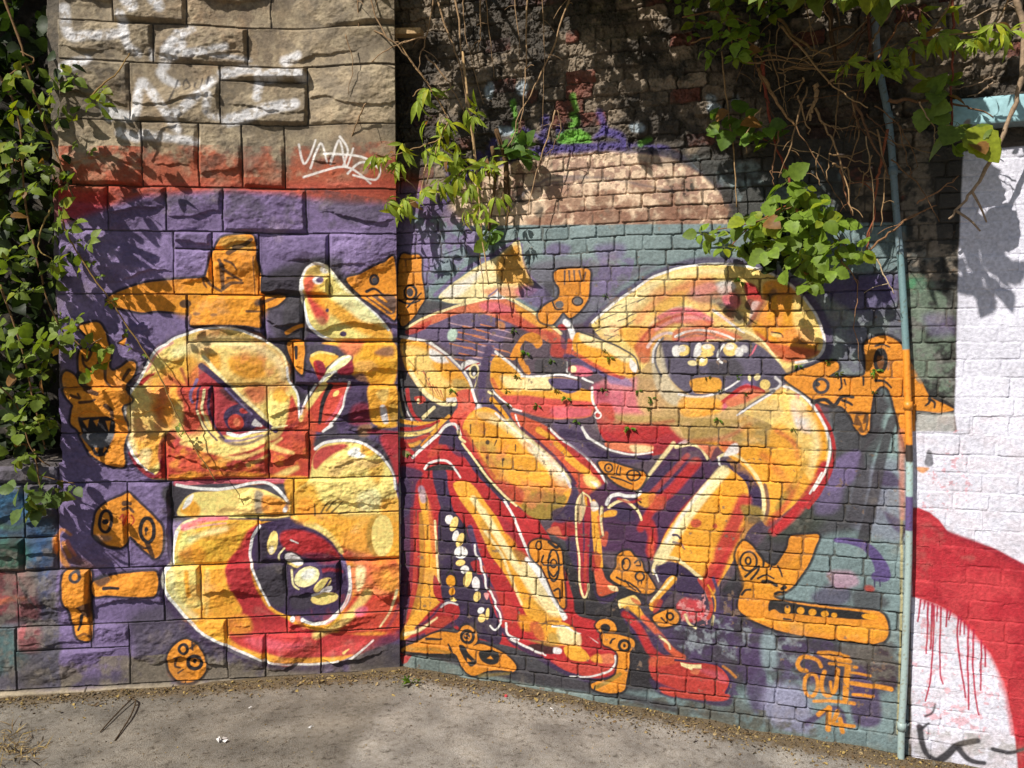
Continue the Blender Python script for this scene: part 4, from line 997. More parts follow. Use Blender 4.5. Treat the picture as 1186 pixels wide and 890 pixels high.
F('L', "836,345 850,340 858,352 846,360", 2.5, .9); F('G', "830,352 850,356 864,372 850,374", 3, .8); F('R', "862,328 876,332 884,350 876,362 866,350", 2); E('K', 868.5, 353, 6, 7, 20, 1.4, .9); F('w', "872,350 882,352 876,364 868,372", 1.5, .8)
F('a', "884,330 906,326 930,350 946,384 946,404 920,414 898,404 874,386 872,374 884,356", 2.5); S('n', "896,338 880,356 868,378", 8, 5, 2.5, .85); S('K', "884,352 876,364 864,378", 5, 3, 1.2, .8); S('B', "890,346 880,362 874,378", 4, 3, 1, .8)
F('Y', "922,340 940,362 950,388 942,398 926,390 918,366", 4, .9); F((190, 80, 46), "874,384 900,398 940,404 950,408 936,416 912,420 896,410", 3, .9); E('Y', 899, 388, 7, 3, 15, .8); S('K', "894,385 904,387 907,391", 1.6, 1, .6)
S('W', "686,374 700,361 715,348 735,335 755,322 775,314 800,308 830,306 860,308 880,312", 3, 2.4, .7); S('w', "880,312 900,320 918,332 936,351 950,376 955,396 951,410 940,417 922,420", 2.4, 3, .8)
S('W', "826,360 840,370 852,379 862,385", 3.4, 2.2, .8); S('y', "860,382 872,388 884,397 894,409 905,424", 3, 2.4, .8)
F('S', "782,382 810,378 844,384 860,392 840,392 800,390 780,396", 2, .9); S('W', "782,390 796,384 818,383 836,387 850,393", 3, 2, .8); S('g', "786,392 804,387 822,389 846,395", 3, 2, 1, .8); F('L', "786,392 820,390 828,394 786,398", 1.5, .7); S('y', "818,394 830,394 838,396", 2, 1.4, .7)
# mouth
blot(B, 'S', "690,376 760,322 850,306 930,340 950,400 880,395 760,395 720,412", 20, .22, 567, .42, .3); blot(B, 'O', "900,450 945,475 960,540 890,604 850,534 834,516", 18, .2, 568, .42, .3); blot(B, 'S', "540,480 640,535 660,570 640,600 590,576", 20, .28, 569, .5, .25)
F((92, 84, 104), "766,396 790,396 830,396 850,396 868,394 890,408 908,428 914,440 905,448 880,453 850,455 826,458 800,458 776,440 766,420", 1.4)
F('G', "820,420 850,416 862,430 850,436 826,434", 3, .8); F('V', "862,440 876,440 872,452 858,450", 3, .7)
for c, cx, cy, rx, ry, an in (('W', 783, 407, 5, 7, 0), ('Y', 791.5, 406, 7.6, 6.8, -20), ('w', 808, 407, 4.5, 10, 15), ('Y', 820, 404, 8, 5.6, 0), ('Y', 819, 410, 7.6, 3.4, 0), ('Y', 813, 418, 6.6, 6.4, 0), ('y', 802, 421, 5.6, 3, 10), ('Y', 846, 405, 8.6, 8, -10), ('y', 868, 438, 2, 4, 0), ('y', 877, 437, 3.6, 4.2, 20), ('Y', 886, 446, 6, 6, 20)):
    E(c, cx, cy, rx, ry, an, .9)
S('W', "838,400 832,408 832,416 836,420", 3, 2.4, .7); E('w', 862, 404, 5, 4, 40, 1.6, .8); S('w', "898,438 904,444 900,450 892,452", 3, 2, 1); S('L', "876,400 872,408 868,412", 2, 1.6, .8)
F((214, 200, 170), "754,410 764,398 770,420 776,440 790,458 780,470 760,450", 3, .8); S('g', "768,392 760,404 759,420 766,436", 3, 3, 1); S('w', "764,394 757,406 756,420", 2.4, 2.4, .8)
F('O', "801,440 832,438 833,453 810,456 802,452", 1.4, .95); F('L', "826,470 846,462 862,446 868,448 850,462 838,476", 1.6)
S('w', "786,457 806,460 826,457 842,450 856,441", 2.6, 2, .8); S('R', "815,480 840,464 858,450 872,449 884,454", 5, 4, 1.2); F('S', "842,464 872,452 884,456 862,466 846,472", 2)
F('O', "788,462 830,462 836,476 820,482 792,482", 3, .85); F('S', "856,454 870,450 876,458 860,468", 2, .7)
S('g', "858,478 876,466 896,453", 4, 4, 1); S('w', "854,481 874,468 894,456", 2.2, 2.2, .7)
for cx, cy, rx, ry in ((784, 406, 4, 6), (790, 404, 4, 4), (808, 406, 3.4, 7), (819, 402, 5, 3), (845, 402, 5, 4), (813, 417, 3, 3), (856, 408, 5, 6)): E('W', cx, cy, rx, ry, 0, 1.4, .85)
S('y', "724,352 756,330 796,316 840,314", 8, 6, 4, .7); S('l', "760,382 790,368 824,370", 4, 4, 2, .7); S('R', "742,396 752,382 772,370 800,364 824,374", 3, 2.4, 2, .6)
# fist and arm in the middle
E('R', 652, 379, 6, 3.6, 0, 1.4); S('W', "655,373 660,379 664,392 661,402", 7, 7, 1.4); S('s', "660,396 658,410 654,416", 8, 6, 2); F('r', "640,398 654,398 652,414 638,412", 2.5, .9); F('p', "650,386 656,390 656,404 650,402", 2, .7)
S('p', "656,414 676,420 700,432 716,438", 9, 8, 2, .95)
F('O', "664,392 670,385 690,390 710,401 730,414 738,425 735,436 720,439 704,433 685,420 670,412 663,404", 1); F('y', "672,386 694,392 716,404 732,416 724,420 700,406 676,398", 2.5, .95); F('a', "664,400 684,404 700,414 690,420 672,412", 3, .7)
S('s', "664,409 690,424 714,436", 5, 5, 1.6, .9); F('W', "730,416 738,424 736,432 730,426", 1.4); S('G', "668,383 700,395 720,404 736,415 740,428", 2.6, 2, .9)
E('L', 672, 430, 15, 6, 10, 1.6, .9); E('y', 664, 428, 4, 4, 0, 1.2); S('W', "656,420 656,430 660,434", 2.4, 1.6, .7); S('V', "676,424 690,430 700,436", 2, 2, 1, .6)
F('v', "704,436 726,438 732,448 716,446 706,444", 2.5, .8); F('R', "708,434 724,436 720,440", 1, .8)
F((74, 68, 74), "622,416 654,416 654,433 640,434 622,434", 2, .95)
F('O', "568,430 570,418 577,410 584,414 600,430 610,438 638,437 668,440 672,449 687,456 687,476 680,483 660,485 640,485 616,480 595,472 578,458 569,444", 1.2)
F('a', "570,424 580,416 592,430 588,446 572,440", 3, .9); F('y', "580,436 606,440 606,452 588,450", 4, .7); S('s', "570,440 580,456 600,468", 5, 6, 2, .8)
F('y', "608,438 638,437 644,450 622,453 608,452", 2, .95); F((92, 76, 114), "637,438 668,440 673,450 660,456 646,452 638,446", 1.4)
F((216, 84, 76), "580,460 604,458 640,462 686,466 686,477 680,483 640,485 614,480 594,472", 2.5); S('O', "606,454 640,458 684,460", 5, 5, 2, .9); F('L', "640,472 684,474 676,483 644,484", 3, .6)
S('W', "574,408 584,416 594,424 604,434", 3.4, 2.8, .8); S('W', "604,436 626,436 648,434 668,438", 2.4, 2.4, .6); S('W', "570,452 580,462 592,471", 2.4, 2, .6); S('w', "594,474 604,476", 2.4, 2, .8)
S('a', "570,463 578,472 588,484", 7, 4, 1); S('y', "566,454 571,457", 3, 2, .8)
S('W', "686,449 686,462 689,471 694,478", 3, 2.4, .7); RG('W', 692, 481, 4, 4, 1.8); S('W', "675,438 680,441 687,443.5", 2.6, 2, .7)
S('o', "594,414 600,402 606,392 616,388", 8, 6, 1); S('o', "610,425 613,432", 4, 4, 1); S('o', "600,408 604,420 610,430", 8, 7, 1.4); F('o', "604,392 612,386 624,388 628,398 622,404 616,398", 1.2)
# ================================================================== small orange figures on the bricks
face("463,300 476,296 487,298 488,320 492,344 486,356 478,368 466,378 461,360")
RG('K', 475.5, 339, 7, 8, 2.8); E('G', 475, 339, 4, 5); S('K', "462,348 474,352 486,348", 2.4, 2, .8); S('K', "472,356 488,340", 2, 1.6, .8)
face("642,316 650,312 666,311 682,313 683,326 682,342 678,352 670,362 660,368 652,362 644,372 638,376 626,372 624,362 634,352 646,346 648,334 643,326")
for s in ("654,314 654,330", "659,314 660,326", "665,314 666,326", "671,314 674,326", "678,316 676,326"): S('G', s, 2.6, 1.6, .8, .9)
E('g', 648, 353, 5, 4.4); E('g', 670, 349, 6, 4.6); RG('K', 669, 349, 6, 5, 1.6); S('K', "640,350 644,358 652,358", 2, 1.6, .8); F('K', "630,328 640,328 638,346 632,346", 3, .6)
face("693,536 704,535 720,540 745,548 747,556 740,566 730,567 714,560 702,550"); RG('K', 705, 542, 4.5, 4.6, 1.7); E('K', 705, 542, 1.3, 1.3); RG('K', 733.5, 551, 7.6, 6, 1.9); S('K', "726,551 741,550", 1.4, 1.4, .6); S('K', "734,546 734,556", 1.3, 1.3, .6); S('K', "708,553 720,556 732,561", 2, 1.4, .6)
for s in ("716,540 714,548 718,550", "719,542 718,550", "712,549 718,551"): S('K', s, 1.4, 1.2, .6)
face("614,630 624,625 638,628 648,634 651,645 653,672 655,700 651,703 644,692 630,662 616,645")
RG('K', 641, 655, 6.4, 18, 2.2); RG('K', 641, 653, 3.6, 4.4, 1.8); S('K', "636,662 641,668 646,662", 2, 2, .7); RG('K', 624, 632, 3, 5, 1.8); S('K', "629,644 627,652 632,655 650,655", 2, 1.6, .7); S('K', "636,628 644,634 648,631", 3.4, 3, .9); S('K', "642,684 648,682 649,696", 2.2, 1.8, .8); S('K', "634,650 638,644", 1.8, 1.2, .6)
face("714,656 716,643 728,638 735,645 743,651 746,661 753,671 759,683 750,688 735,685 720,678 707,670 710,662")
RG('K', 725, 654, 4.6, 7, 1.8, 8); E('K', 721.5, 652, 2.2, 3); S('K', "735,652 740,649 742,655 737,655", 1.8, 1.5, .6); RG('K', 741, 668, 5, 5, 2); S('K', "739,674 739,678", 1.5, 1, .6); S('K', "743,674 743,677", 1.5, 1, .6); S('K', "714,669 722,673 730,676 742,686", 2, 2, .7); S('K', "724,672 730,680 736,684", 1.6, 1.4, .6)
face("756,716 766,709 777,706 786,712 784,722 766,726"); RG('K', 776, 714, 4, 4, 2.2); S('K', "766,716 772,722", 2, 1.4, .7)
face("465,752 480,745 500,735 514,732 530,733 536,726 544,725 551,732 553,742 548,748 556,746 570,750 586,759 597,771 595,778 580,776 566,777 553,782 545,782 535,773 528,758 515,757 490,757 470,757")
RG('K', 541.5, 737.5, 7, 7, 3.4); E('G', 541, 737, 4, 4); S('o', "539,736 544,739", 2, 1.4, .6); F('K', "531,749 537,748 543,757 552,767 545,772 538,764", 1); Q('o', "541,762 546,766 541,767", .8); F('K', "555,755 570,753 578,759 576,768 566,770 557,765", 1); Q('o', "564,763 568,760 571,764", .8); S('K', "494,740 511,741", 3, 2, 1); S('K', "468,756 500,759 526,761", 3, 4, 1.6); S('K', "519,747 524,756", 2.4, 2, 1); S('B', "556,783 590,780", 5, 3, 2, .6); S('B', "470,752 500,752 520,756", 5, 4, 2, .5)
face("690,726 693,720 702,717 711,722 714,731 706,736 697,734"); E('K', 701, 728, 6, 5.6, 0, .8)
face("697,735 712,735 722,737 733,741 735,748 729,756 729,770 725,788 722,800 706,803 690,799 684,794 690,790 702,788 712,783 715,772 716,758 707,750 699,746")
RG('K', 723, 748, 6, 6, 3); E('K', 723, 748, 1.8, 2.2); S('K', "707,745 709,741 712,740", 2.2, 1.6, .7); S('B', "690,796 704,790 718,781", 5, 4, 1.4, .9); S('K', "688,800 690,794", 1.6, 1.2, .7)
face("852,645 857,631 862,627 870,632 878,642 886,651 896,656 903,650 912,634 916,622 932,620 948,620 944,634 936,654 926,668 917,680 906,687 896,689 900,694 920,698 960,703 1000,707 1020,710 1028,722 1027,738 1018,744 1004,745 970,742 935,737 905,731 880,722 862,712 855,704 857,690 862,678 858,664")
F('a', "860,640 900,660 930,640 910,684 880,690 862,680", 6, .5); F((240, 170, 44), "865,715 940,722 1020,726 1016,738 940,732", 4, .5)
RG('K', 867, 650, 9.6, 11, 2); RG('K', 866.5, 649.5, 3, 4, 2); S('K', "863,668 872,660 879,656", 2.4, 2, .7); S('K', "870,671 876,664 879,658", 2.4, 2, .7); S('K', "878,670 886,666 896,670", 2, 1.6, .6); S('K', "884,674 892,674 899,678", 4, 3, .9); E('K', 907.5, 681.5, 4.2, 2.6, -15, .8); S('K', "878,638 884,648 884,656", 3, 2, .9); S('K', "901,656 904,662 906,668", 2, 1.4, .7); S('K', "892,660 894,655", 1.6, 1.2, .6); S('K', "859,689 863,684 869,683", 2.4, 2, .7); S('K', "898,688 902,686 910,687", 3, 2, .8)
F('K', "891,698 896,695 910,697 925,700 950,704 980,707 1008,711 1016,716 1004,718 980,717 950,715 920,711 905,711 897,706 890,708", .8)
for cx, cy, rx, ry in ((912, 706, 3.4, 5), (927.5, 707.5, 4.4, 4), (941, 709.5, 4.4, 4), (955, 711.5, 4.4, 3.6), (966, 713, 3.6, 3)): E('a', cx, cy, rx, ry, 8, .7)
E('a', 1008, 714.5, 10, 3.4, 6, .7); S('K', "908,717 916,718", 2, 1.6, .7); E('G', 912, 703, 2, 2)
face("908,438 922,431 940,424 950,420 968,419 971,428 960,436 980,437 1000,435 1003,420 1001,402 1008,393 1024,389 1040,396 1048,408 1058,424 1068,442 1078,460 1098,470 1105,475 1090,478 1065,476 1060,480 1060,512 1053,532 1046,508 1038,480 1033,460 1027,449 1019,448 1011,459 1008,480 1006,500 998,504 992,496 985,482 975,471 962,470 944,464 926,452")
F((122, 74, 24), "1014,408 1022,405 1027,414 1026,426 1020,431 1014,424", 1); RG('K', 1020, 418, 6.4, 12, 3); E('K', 1020, 408, 6, 5, 0, 1); S('K', "1014,401 1022,399 1030,402", 1.8, 1.4, .7); S('g', "1030,420 1029,428", 3, 2, 1.4, .7); RG('G', 951, 447, 8, 8, 3.4); E('G', 946, 445, 4, 3); S('K', "941,466 955,463 966,470 975,460 988,460", 4, 3, 1); S('K', "976,464 984,467 987,469", 2.6, 2, .8); S('K', "974,438 975,448 972,452", 2, 1.4, .7); S('K', "978,440 980,446", 1.8, 1.2, .7); S('K', "1000,437 1000,446", 2, 1.4, .7); S('K', "1014,441 1024,442 1032,449", 2.6, 1.6, .8); S('K', "1078,456 1076,466 1072,470", 2.4, 1.6, .8); S('K', "1076,462 1082,466 1082,472", 2.4, 1.6, .8); S('K', "1090,463 1098,466", 1.8, 1.2, .7)
F('K', "983,478 1004,478 1006,490 1000,502 992,496", 1, .8)
for s in ("985,480 989,490 991,480", "994,482 999,492 1001,481", "988,492 993,499 997,494", "998,492 1001,500 1004,490"): Q('o', s, .9)
# ---- tag of the painter
c_sig = (232, 150, 44)
for s, w0, w1 in (("951,772 948,766 940,762 931,761 926,764 924,770 928,776 934,777", 4, 5), ("948,756 962,756 982,761", 3, 4), ("948,757 966,763 984,766", 4, 5), ("933,786 938,781 944,782 947,790 946,799 941,806 935,805 932,797 933,786", 4, 4), ("955,778 952,788 952,799 957,806 963,804 968,796 970,776", 4.6, 4.6), ("962,790 963,804", 3, 3), ("961,769 976,770 992,773", 3.4, 3.4), ("982,774 980,790 979,812", 6.5, 6), ("943,812 964,812 989,815", 3.5, 4), ("985,779 995,780 1008,783", 2.6, 3), ("986,791 1005,794 1032,799", 4.5, 5.5), ("988,804 1000,805 1011,807", 3.4, 3.6), ("948,828 955,823 961,820", 5, 4), ("960,820 960,832 959,845", 6, 6), ("970,824 967,832 965,838 976,840 989,841", 5, 4), ("973,833 974,840 976,848", 5, 5)):
    S(c_sig, s, w0, w1, 1.1, .96)
# purple arc with two runs on the pale bricks
S((92, 76, 128), "968,626 984,627 1000,632 1012,642 1020,655 1023,666", 5, 16, 1.2); E((92, 76, 128), 1018, 668, 9, 6, 0, 1.2); S((70, 56, 100), "1013,672 1013,680", 1.6, 1.2, .6); S((70, 56, 100), "1019,672 1019.5,679", 1.8, 1.2, .6)
S((218, 196, 120), "1044,600 1044,700 1040,850", 2.6, 2.4, 1.2, .6); S((226, 140, 104), "1044,500 1045,600", 6, 5, 2.5, .6)

# ================================================================== the right end of the brick wall
F((44, 45, 43), "1048,170 1118,170 1108,300 1106,400 1104,462 1080,462 1060,430 1049,400", 3, .95, False)  # dark grey paint, made darker to take in the shade lying there
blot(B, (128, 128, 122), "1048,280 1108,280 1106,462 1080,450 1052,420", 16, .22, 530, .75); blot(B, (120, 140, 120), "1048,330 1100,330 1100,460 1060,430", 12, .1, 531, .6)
F('V', "1070,366 1100,364 1104,386 1080,388", 7, .6); E((70, 170, 110), 1056, 328, 5, 7, 0, 2.5, .8); F((90, 130, 104), "1050,320 1070,320 1072,336 1050,338", 4, .6)
Q((206, 208, 206), "1062,478 1106,479 1106,506 1060,506", 3, .6)
F((66, 62, 58), "1066,150 1108,150 1112,220 1102,276 1092,284 1082,280 1074,255 1068,215", 2.5, .92)  # dark grey patch with a rounded lower end
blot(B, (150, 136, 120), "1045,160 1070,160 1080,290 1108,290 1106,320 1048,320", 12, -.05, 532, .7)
Q((222, 221, 236), "1116,176 1400,150 1400,900 1056,900 1055,700 1056,500 1108,500 1106,478 1110,300", 1.4, .97)
blot(B, (150, 144, 138), "1056,850 1400,876 1400,900 1056,900", 14, .1, 541, .6); blot(B, (216, 206, 216), "1060,500 1200,480 1200,890 1060,890", 14, .2, 533, .5)
blot(B, (214, 120, 130), "1056,590 1110,500 1120,570 1100,600", 5, .42, 534, .5, .1); blot(B, (220, 130, 140), "1060,695 1150,760 1150,870 1060,840", 7, .40, 535, .5, .1)
F('o', "1062,541 1076,542 1070,548 1064,546", 1.4, .8); S('K', "1076,524 1076,536", 4, 7, 1, .7)
c_red = (172, 38, 50)
Q(c_red, "1056,588 1064,588 1076,593 1088,602 1098,616 1120,625 1150,635 1186,654 1240,680 1400,740 1400,900 1180,900 1176,860 1172,828 1163,790 1147,757 1128,733 1106,712 1085,700 1070,695 1056,692", 1.4)
S((150, 28, 46), "1097,617 1120,626 1150,638 1186,657 1240,684", 5, 7, 2, .8); S((160, 30, 48), "1056,612 1076,610 1096,618", 4, 4, 2.5, .6); S((206, 66, 74), "1058,602 1076,602 1090,610", 6, 4, 3, .6)
S((206, 56, 64), "1070,696 1100,708 1130,734 1152,766 1166,800 1174,850", 6, 6, 3, .7)
blot(B, (206, 70, 74), "1060,600 1186,660 1186,890 1160,780 1100,710 1056,690", 26, .15, 536, .5)
for s, w in (("1066,695 1065,708 1063,720", 2), ("1075,698 1074,730 1073,757", 2.2), ("1080,700 1079,730 1078,752", 2.6), ("1082,702 1081,745 1077,790 1072,812", 2), ("1090,704 1089,740 1089,780 1092,792", 2), ("1097,706 1096,726", 2.2), ("1101,708 1099,718", 2), ("1110,714 1109,740 1113,772 1118,808", 2.2), ("1113,716 1112,736", 2), ("1122,724 1121,770 1122,822", 2.2), ("1128,730 1127,770 1130,808 1134,828", 2), ("1137,742 1136,780 1136,800", 2), ("1141,748 1141,772", 2), ("1071,696 1070,706", 1.6), ("1086,702 1085,720", 1.6), ("1117,720 1117,735", 1.8)):
    S((176, 30, 62), s, w, w * .8, .5, .95)
for s, w in (("1065,842 1068,860 1074,874 1086,882", 7), ("1084,884 1098,874 1110,863 1132,858", 9), ("1110,866 1122,880 1140,884", 7), ("1072,830 1080,826 1083,816", 2.6), ("1066,845 1076,838", 4), ("1150,868 1170,872 1186,868", 5)):
    S((44, 42, 48), s, w * .95, w * .7, 1.6, .95)
# green glaze low down where rain splashes
# ------------------------------------------------------------------ dirt and bare mortar in the joints
jb = np.clip(-B.edge, 0, 1) > 0
white_zone = mask_of(B, "1112,160 1400,150 1400,900 1056,900 1056,480 1106,480", 2, False)
nj = B.N(24, 4, 540, .6)
dirt = jb * sstep(-.35, .35, nj + 0.1) * (1 - .92 * white_zone) * .72
B.comp((0, B.w, 0, B.h), dirt.astype(np.float32), lin((62, 55, 46)))
B.H += (jb & (white_zone > .5)) * np.clip(.5 + B.N(30, 3, 541), 0, .95) * 0.0085
S('W', "462.5,560 463,620 462.5,684", 3, 2, .8, .9); S('w', "462,470 462.5,560", 1.6, 2, .8, .6)
B.H *= 1 - .5 * white_zone
chip = sstep(.56, .68, B.N(9, 4, 542, .65) + .35 * B.N(60, 3, 543)) * (1 - white_zone) * (VVb < vB(262))
B.comp((0, B.w, 0, B.h), chip * .75, lin((128, 104, 86)))
ja = A.sid < 0
A.comp((0, A.w, 0, A.h), (ja * (~hole) * .6).astype(np.float32), lin((80, 72, 62)))
splash = sstep(vfoot + .25, vfoot - .02, VVa) * sstep(-.2, .5, A.N(40, 4, 544)) * .35
A.comp((0, A.w, 0, A.h), splash.astype(np.float32), lin((112, 100, 84)))
A.col[hole] = lin((42, 36, 28))
# sun, rain and dust: every brick and stone has taken the paint a little differently
for W, ids in ((A, A.sid), (B, B.bid)):
    rr = np.random.default_rng(77).normal(0, .055, ids.max() + 2)[ids]
    k = 1 + rr + .11 * W.N(4, 2, 551) + .09 * W.N(50, 4, 552)
    spk = np.random.default_rng(5).random((W.h, W.w))
    k = k * np.where(spk > .985, 1.25, 1) * np.where(spk < .02, .72, 1)
    if W is B: k = 1 + (k - 1) * (1 - .7 * white_zone)
    W.col *= k[..., None]
    dust = sstep(.2, .65, W.N(36, 5, 553, .65)) * .18
    W.comp((0, W.w, 0, W.h), dust, lin((176, 160, 140)))
B.col *= (.80 + .12 * white_zone)[..., None]      # scales down colours traced in this wall's stronger sunlight
A.col = np.clip(A.col, 0.012, 0.86); B.col = np.clip(B.col, 0.012, 0.86)
# ------------------------------------------------------------------ build the walls
m_stone = wall_material("painted stone", 60, 0.75)
m_brick = wall_material("painted brick", 75, 0.62)
o_stone = A.build("stone_wall", m_stone)
tag(o_stone, "rock faced stone wall with bare tan courses on top and a painted monster head below", "wall")
o_brick = B.build("brick_wall", m_brick)
tag(o_brick, "long brick wall painted with an orange and red monster, white with red at its right end", "wall")

# ------------------------------------------------------------------ ground
def axis(a, b, step, far):
    c = np.arange(a, b, step)
    l = a - step * np.cumsum(1.35 ** np.arange(1, 26)); r = b + step * np.cumsum(1.35 ** np.arange(1, 26))
    return np.concatenate([l[l > -far][::-1], c, r[r < far]])
gx = axis(-3.2, 3.2, 0.02, 400.0); gy = axis(1.2, 5.2, 0.02, 400.0)
GX, GY = np.meshgrid(gx, gy)
gh, gw = GX.shape
nearb = ((np.abs(GX) < 3.4) & (GY > 1.0) & (GY < 5.4)).astype(np.float32)
gz = (fbm(gh, gw, 40, 4, 601) * 0.010 + fbm(gh, gw, 6, 3, 602) * 0.0022) * nearb
def wall_dist(x, y, P):
    return (x - P.o[0]) * P.n[0] + (y - P.o[1]) * P.n[1]
dA = wall_dist(GX, GY, WA); dB = wall_dist(GX, GY, WB)
dw = np.where(GX < _o[0], dA, dB)
dw = np.minimum(np.maximum(dA, -9), np.maximum(dB, -9))
gz += np.clip(1 - np.abs(dw) / 0.22, 0, 1) ** 1.5 * (0.008 + 0.012 * fbm(gh, gw, 8, 3, 603)) * nearb
def fall(x):
    # the pavement drops a little to either side of the corner
    return -0.03 - 0.085 * np.clip((np.asarray(x, float) + 0.6) / 2.0, 0, 1.3) - 0.03 * np.clip((-0.6 - np.asarray(x, float)) / 1.5, 0, 1.3)
gz += fall(GX)
def ground_h(x, y):
    i = min(max(int(np.searchsorted(gx, x)), 1), gw - 1); j = min(max(int(np.searchsorted(gy, y)), 1), gh - 1)
    return float(max(gz[j, i], gz[j - 1, i - 1]))
def ground_z(px):
    return float(fall((px - 593.0) / FOC * 3.6))
me = bpy.data.meshes.new("ground")
idx = np.arange(gh * gw).reshape(gh, gw)
q = np.stack([idx[:-1, :-1], idx[:-1, 1:], idx[1:, 1:], idx[1:, :-1]], -1).reshape(-1, 4).astype(np.int32)
me.vertices.add(gh * gw); me.vertices.foreach_set("co", np.stack([GX, GY, gz], -1).astype(np.float32).reshape(-1))
me.loops.add(q.size); me.loops.foreach_set("vertex_index", q.reshape(-1))
me.polygons.add(len(q)); me.polygons.foreach_set("loop_start", np.arange(len(q), dtype=np.int32) * 4)
me.update()
me.polygons.foreach_set("use_smooth", np.ones(len(q), bool))
soil = np.clip(1 - np.abs(dw + 0.05 * fbm(gh, gw, 14, 4, 604)) / 0.20, 0, 1) * nearb
ax_, ay_ = 0, 0
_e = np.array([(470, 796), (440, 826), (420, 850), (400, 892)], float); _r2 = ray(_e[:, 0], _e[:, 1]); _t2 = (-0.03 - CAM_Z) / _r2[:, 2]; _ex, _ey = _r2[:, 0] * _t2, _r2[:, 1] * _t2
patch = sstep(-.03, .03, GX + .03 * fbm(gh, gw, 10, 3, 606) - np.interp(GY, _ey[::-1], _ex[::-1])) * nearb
gp = me.color_attributes.new("soil", 'FLOAT_COLOR', 'POINT')
cc = np.zeros((gh * gw, 4), np.float32); cc[:, 0] = soil.reshape(-1); cc[:, 1] = patch.reshape(-1); cc[:, 3] = 1
gp.data.foreach_set("color", cc.reshape(-1))

def ramp(nt, src, stops):
    r = nt.nodes.new("ShaderNodeValToRGB")
    el = r.color_ramp.elements
    while len(el) < len(stops): el.new(0.5)
    for e, (p, c) in zip(el, stops):
        e.position = p; l = lin(c); e.color = (l[0], l[1], l[2], 1)
    nt.links.new(src, r.inputs[0])
    return r.outputs[0]
def noise(nt, vec, scale, detail=5, rough=.55, kind="ShaderNodeTexNoise"):
    n = nt.nodes.new(kind); n.inputs["Scale"].default_value = scale
    if "Detail" in n.inputs: n.inputs["Detail"].default_value = detail
    nt.links.new(vec, n.inputs["Vector"])
    return n
def mixc(nt, fac, a, b, mode='MIX'):
    m = nt.nodes.new("ShaderNodeMix"); m.data_type = 'RGBA'; m.blend_type = mode
    for s, v in ((0, fac), (6, a), (7, b)):
        if hasattr(v, 'is_linked') or hasattr(v, 'links'): nt.links.new(v, m.inputs[s])
        else: m.inputs[s].default_value = v
    return m.outputs[2]
m_ground, nt, b = new_mat("asphalt and dirt")
tc = nt.nodes.new("ShaderNodeTexCoord"); ob = tc.outputs["Object"]
g1 = noise(nt, ob, 260, 3); g2 = noise(nt, ob, 5, 6, .62); g3 = noise(nt, ob, 34, 5, .6); g4 = noise(nt, ob, 900, 2)
base = ramp(nt, g2.outputs[0], [(0.3, (132, 129, 125)), (0.5, (158, 155, 150)), (0.72, (182, 178, 171))])
spk = ramp(nt, g1.outputs[0], [(0.28, (84, 80, 76)), (0.44, (214, 210, 204)), (0.56, (250, 248, 244)), (0.70, (255, 255, 255))])
base = mixc(nt, 0.95, base, spk, 'MULTIPLY')
spots = ramp(nt, g3.outputs[0], [(0.28, (120, 110, 100)), (0.42, (236, 232, 226)), (0.6, (255, 255, 255))])
crk = noise(nt, ob, 1.6, 2, .5, 'ShaderNodeTexVoronoi'); crk.feature = 'DISTANCE_TO_EDGE'
wv = noise(nt, ob, 9, 4); ofs = nt.nodes.new('ShaderNodeVectorMath'); ofs.operation = 'MULTIPLY_ADD'; ofs.inputs[1].default_value = (.22, .22, .22)
nt.links.new(wv.outputs['Color'], ofs.inputs[0]); nt.links.new(ob, ofs.inputs[2]); nt.links.new(ofs.outputs[0], crk.inputs['Vector'])
crkc = ramp(nt, crk.outputs['Distance'], [(0.0, (96, 90, 82)), (0.006, (120, 114, 106)), (0.011, (255, 255, 255))])
base = mixc(nt, 0.10, base, crkc, 'MULTIPLY')
base = mixc(nt, 0.7, base, spots, 'MULTIPLY')
sv = nt.nodes.new("ShaderNodeVertexColor"); sv.layer_name = "soil"
sep = nt.nodes.new("ShaderNodeSeparateColor"); nt.links.new(sv.outputs[0], sep.inputs[0])
ad = nt.nodes.new("ShaderNodeMath"); ad.operation = 'MULTIPLY_ADD'; ad.inputs[1].default_value = 1.0; nt.links.new(g3.outputs[0], ad.inputs[0]); nt.links.new(sep.outputs[0], ad.inputs[2])
mr = nt.nodes.new("ShaderNodeMapRange"); mr.inputs[1].default_value = 0.72; mr.inputs[2].default_value = 1.05; nt.links.new(ad.outputs[0], mr.inputs[0])
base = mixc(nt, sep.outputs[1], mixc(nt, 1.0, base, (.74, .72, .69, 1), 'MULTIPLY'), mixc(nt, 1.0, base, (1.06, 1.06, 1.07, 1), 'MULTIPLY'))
soilc = ramp(nt, g1.outputs[0], [(0.3, (70, 58, 44)), (0.5, (104, 90, 70)), (0.7, (134, 118, 94))])
base = mixc(nt, mr.outputs[0], base, soilc)
nt.links.new(base, b.inputs["Base Color"])
b.inputs["Roughness"].default_value = 0.92; b.inputs["Specular IOR Level"].default_value = 0.2
bp = nt.nodes.new("ShaderNodeBump"); bp.inputs["Strength"].default_value = 0.9; bp.inputs["Distance"].default_value = 0.006
nt.links.new(g1.outputs[0], bp.inputs["Height"]); nt.links.new(bp.outputs[0], b.inputs["Normal"])
o_ground = link("ground", me, m_ground)
tag(o_ground, None, None, None, "structure")
# ------------------------------------------------------------------ lintel, pipe, peg
def front(px, py, d):
    return (WA if px < 461 else WB).pt(px, py, d)

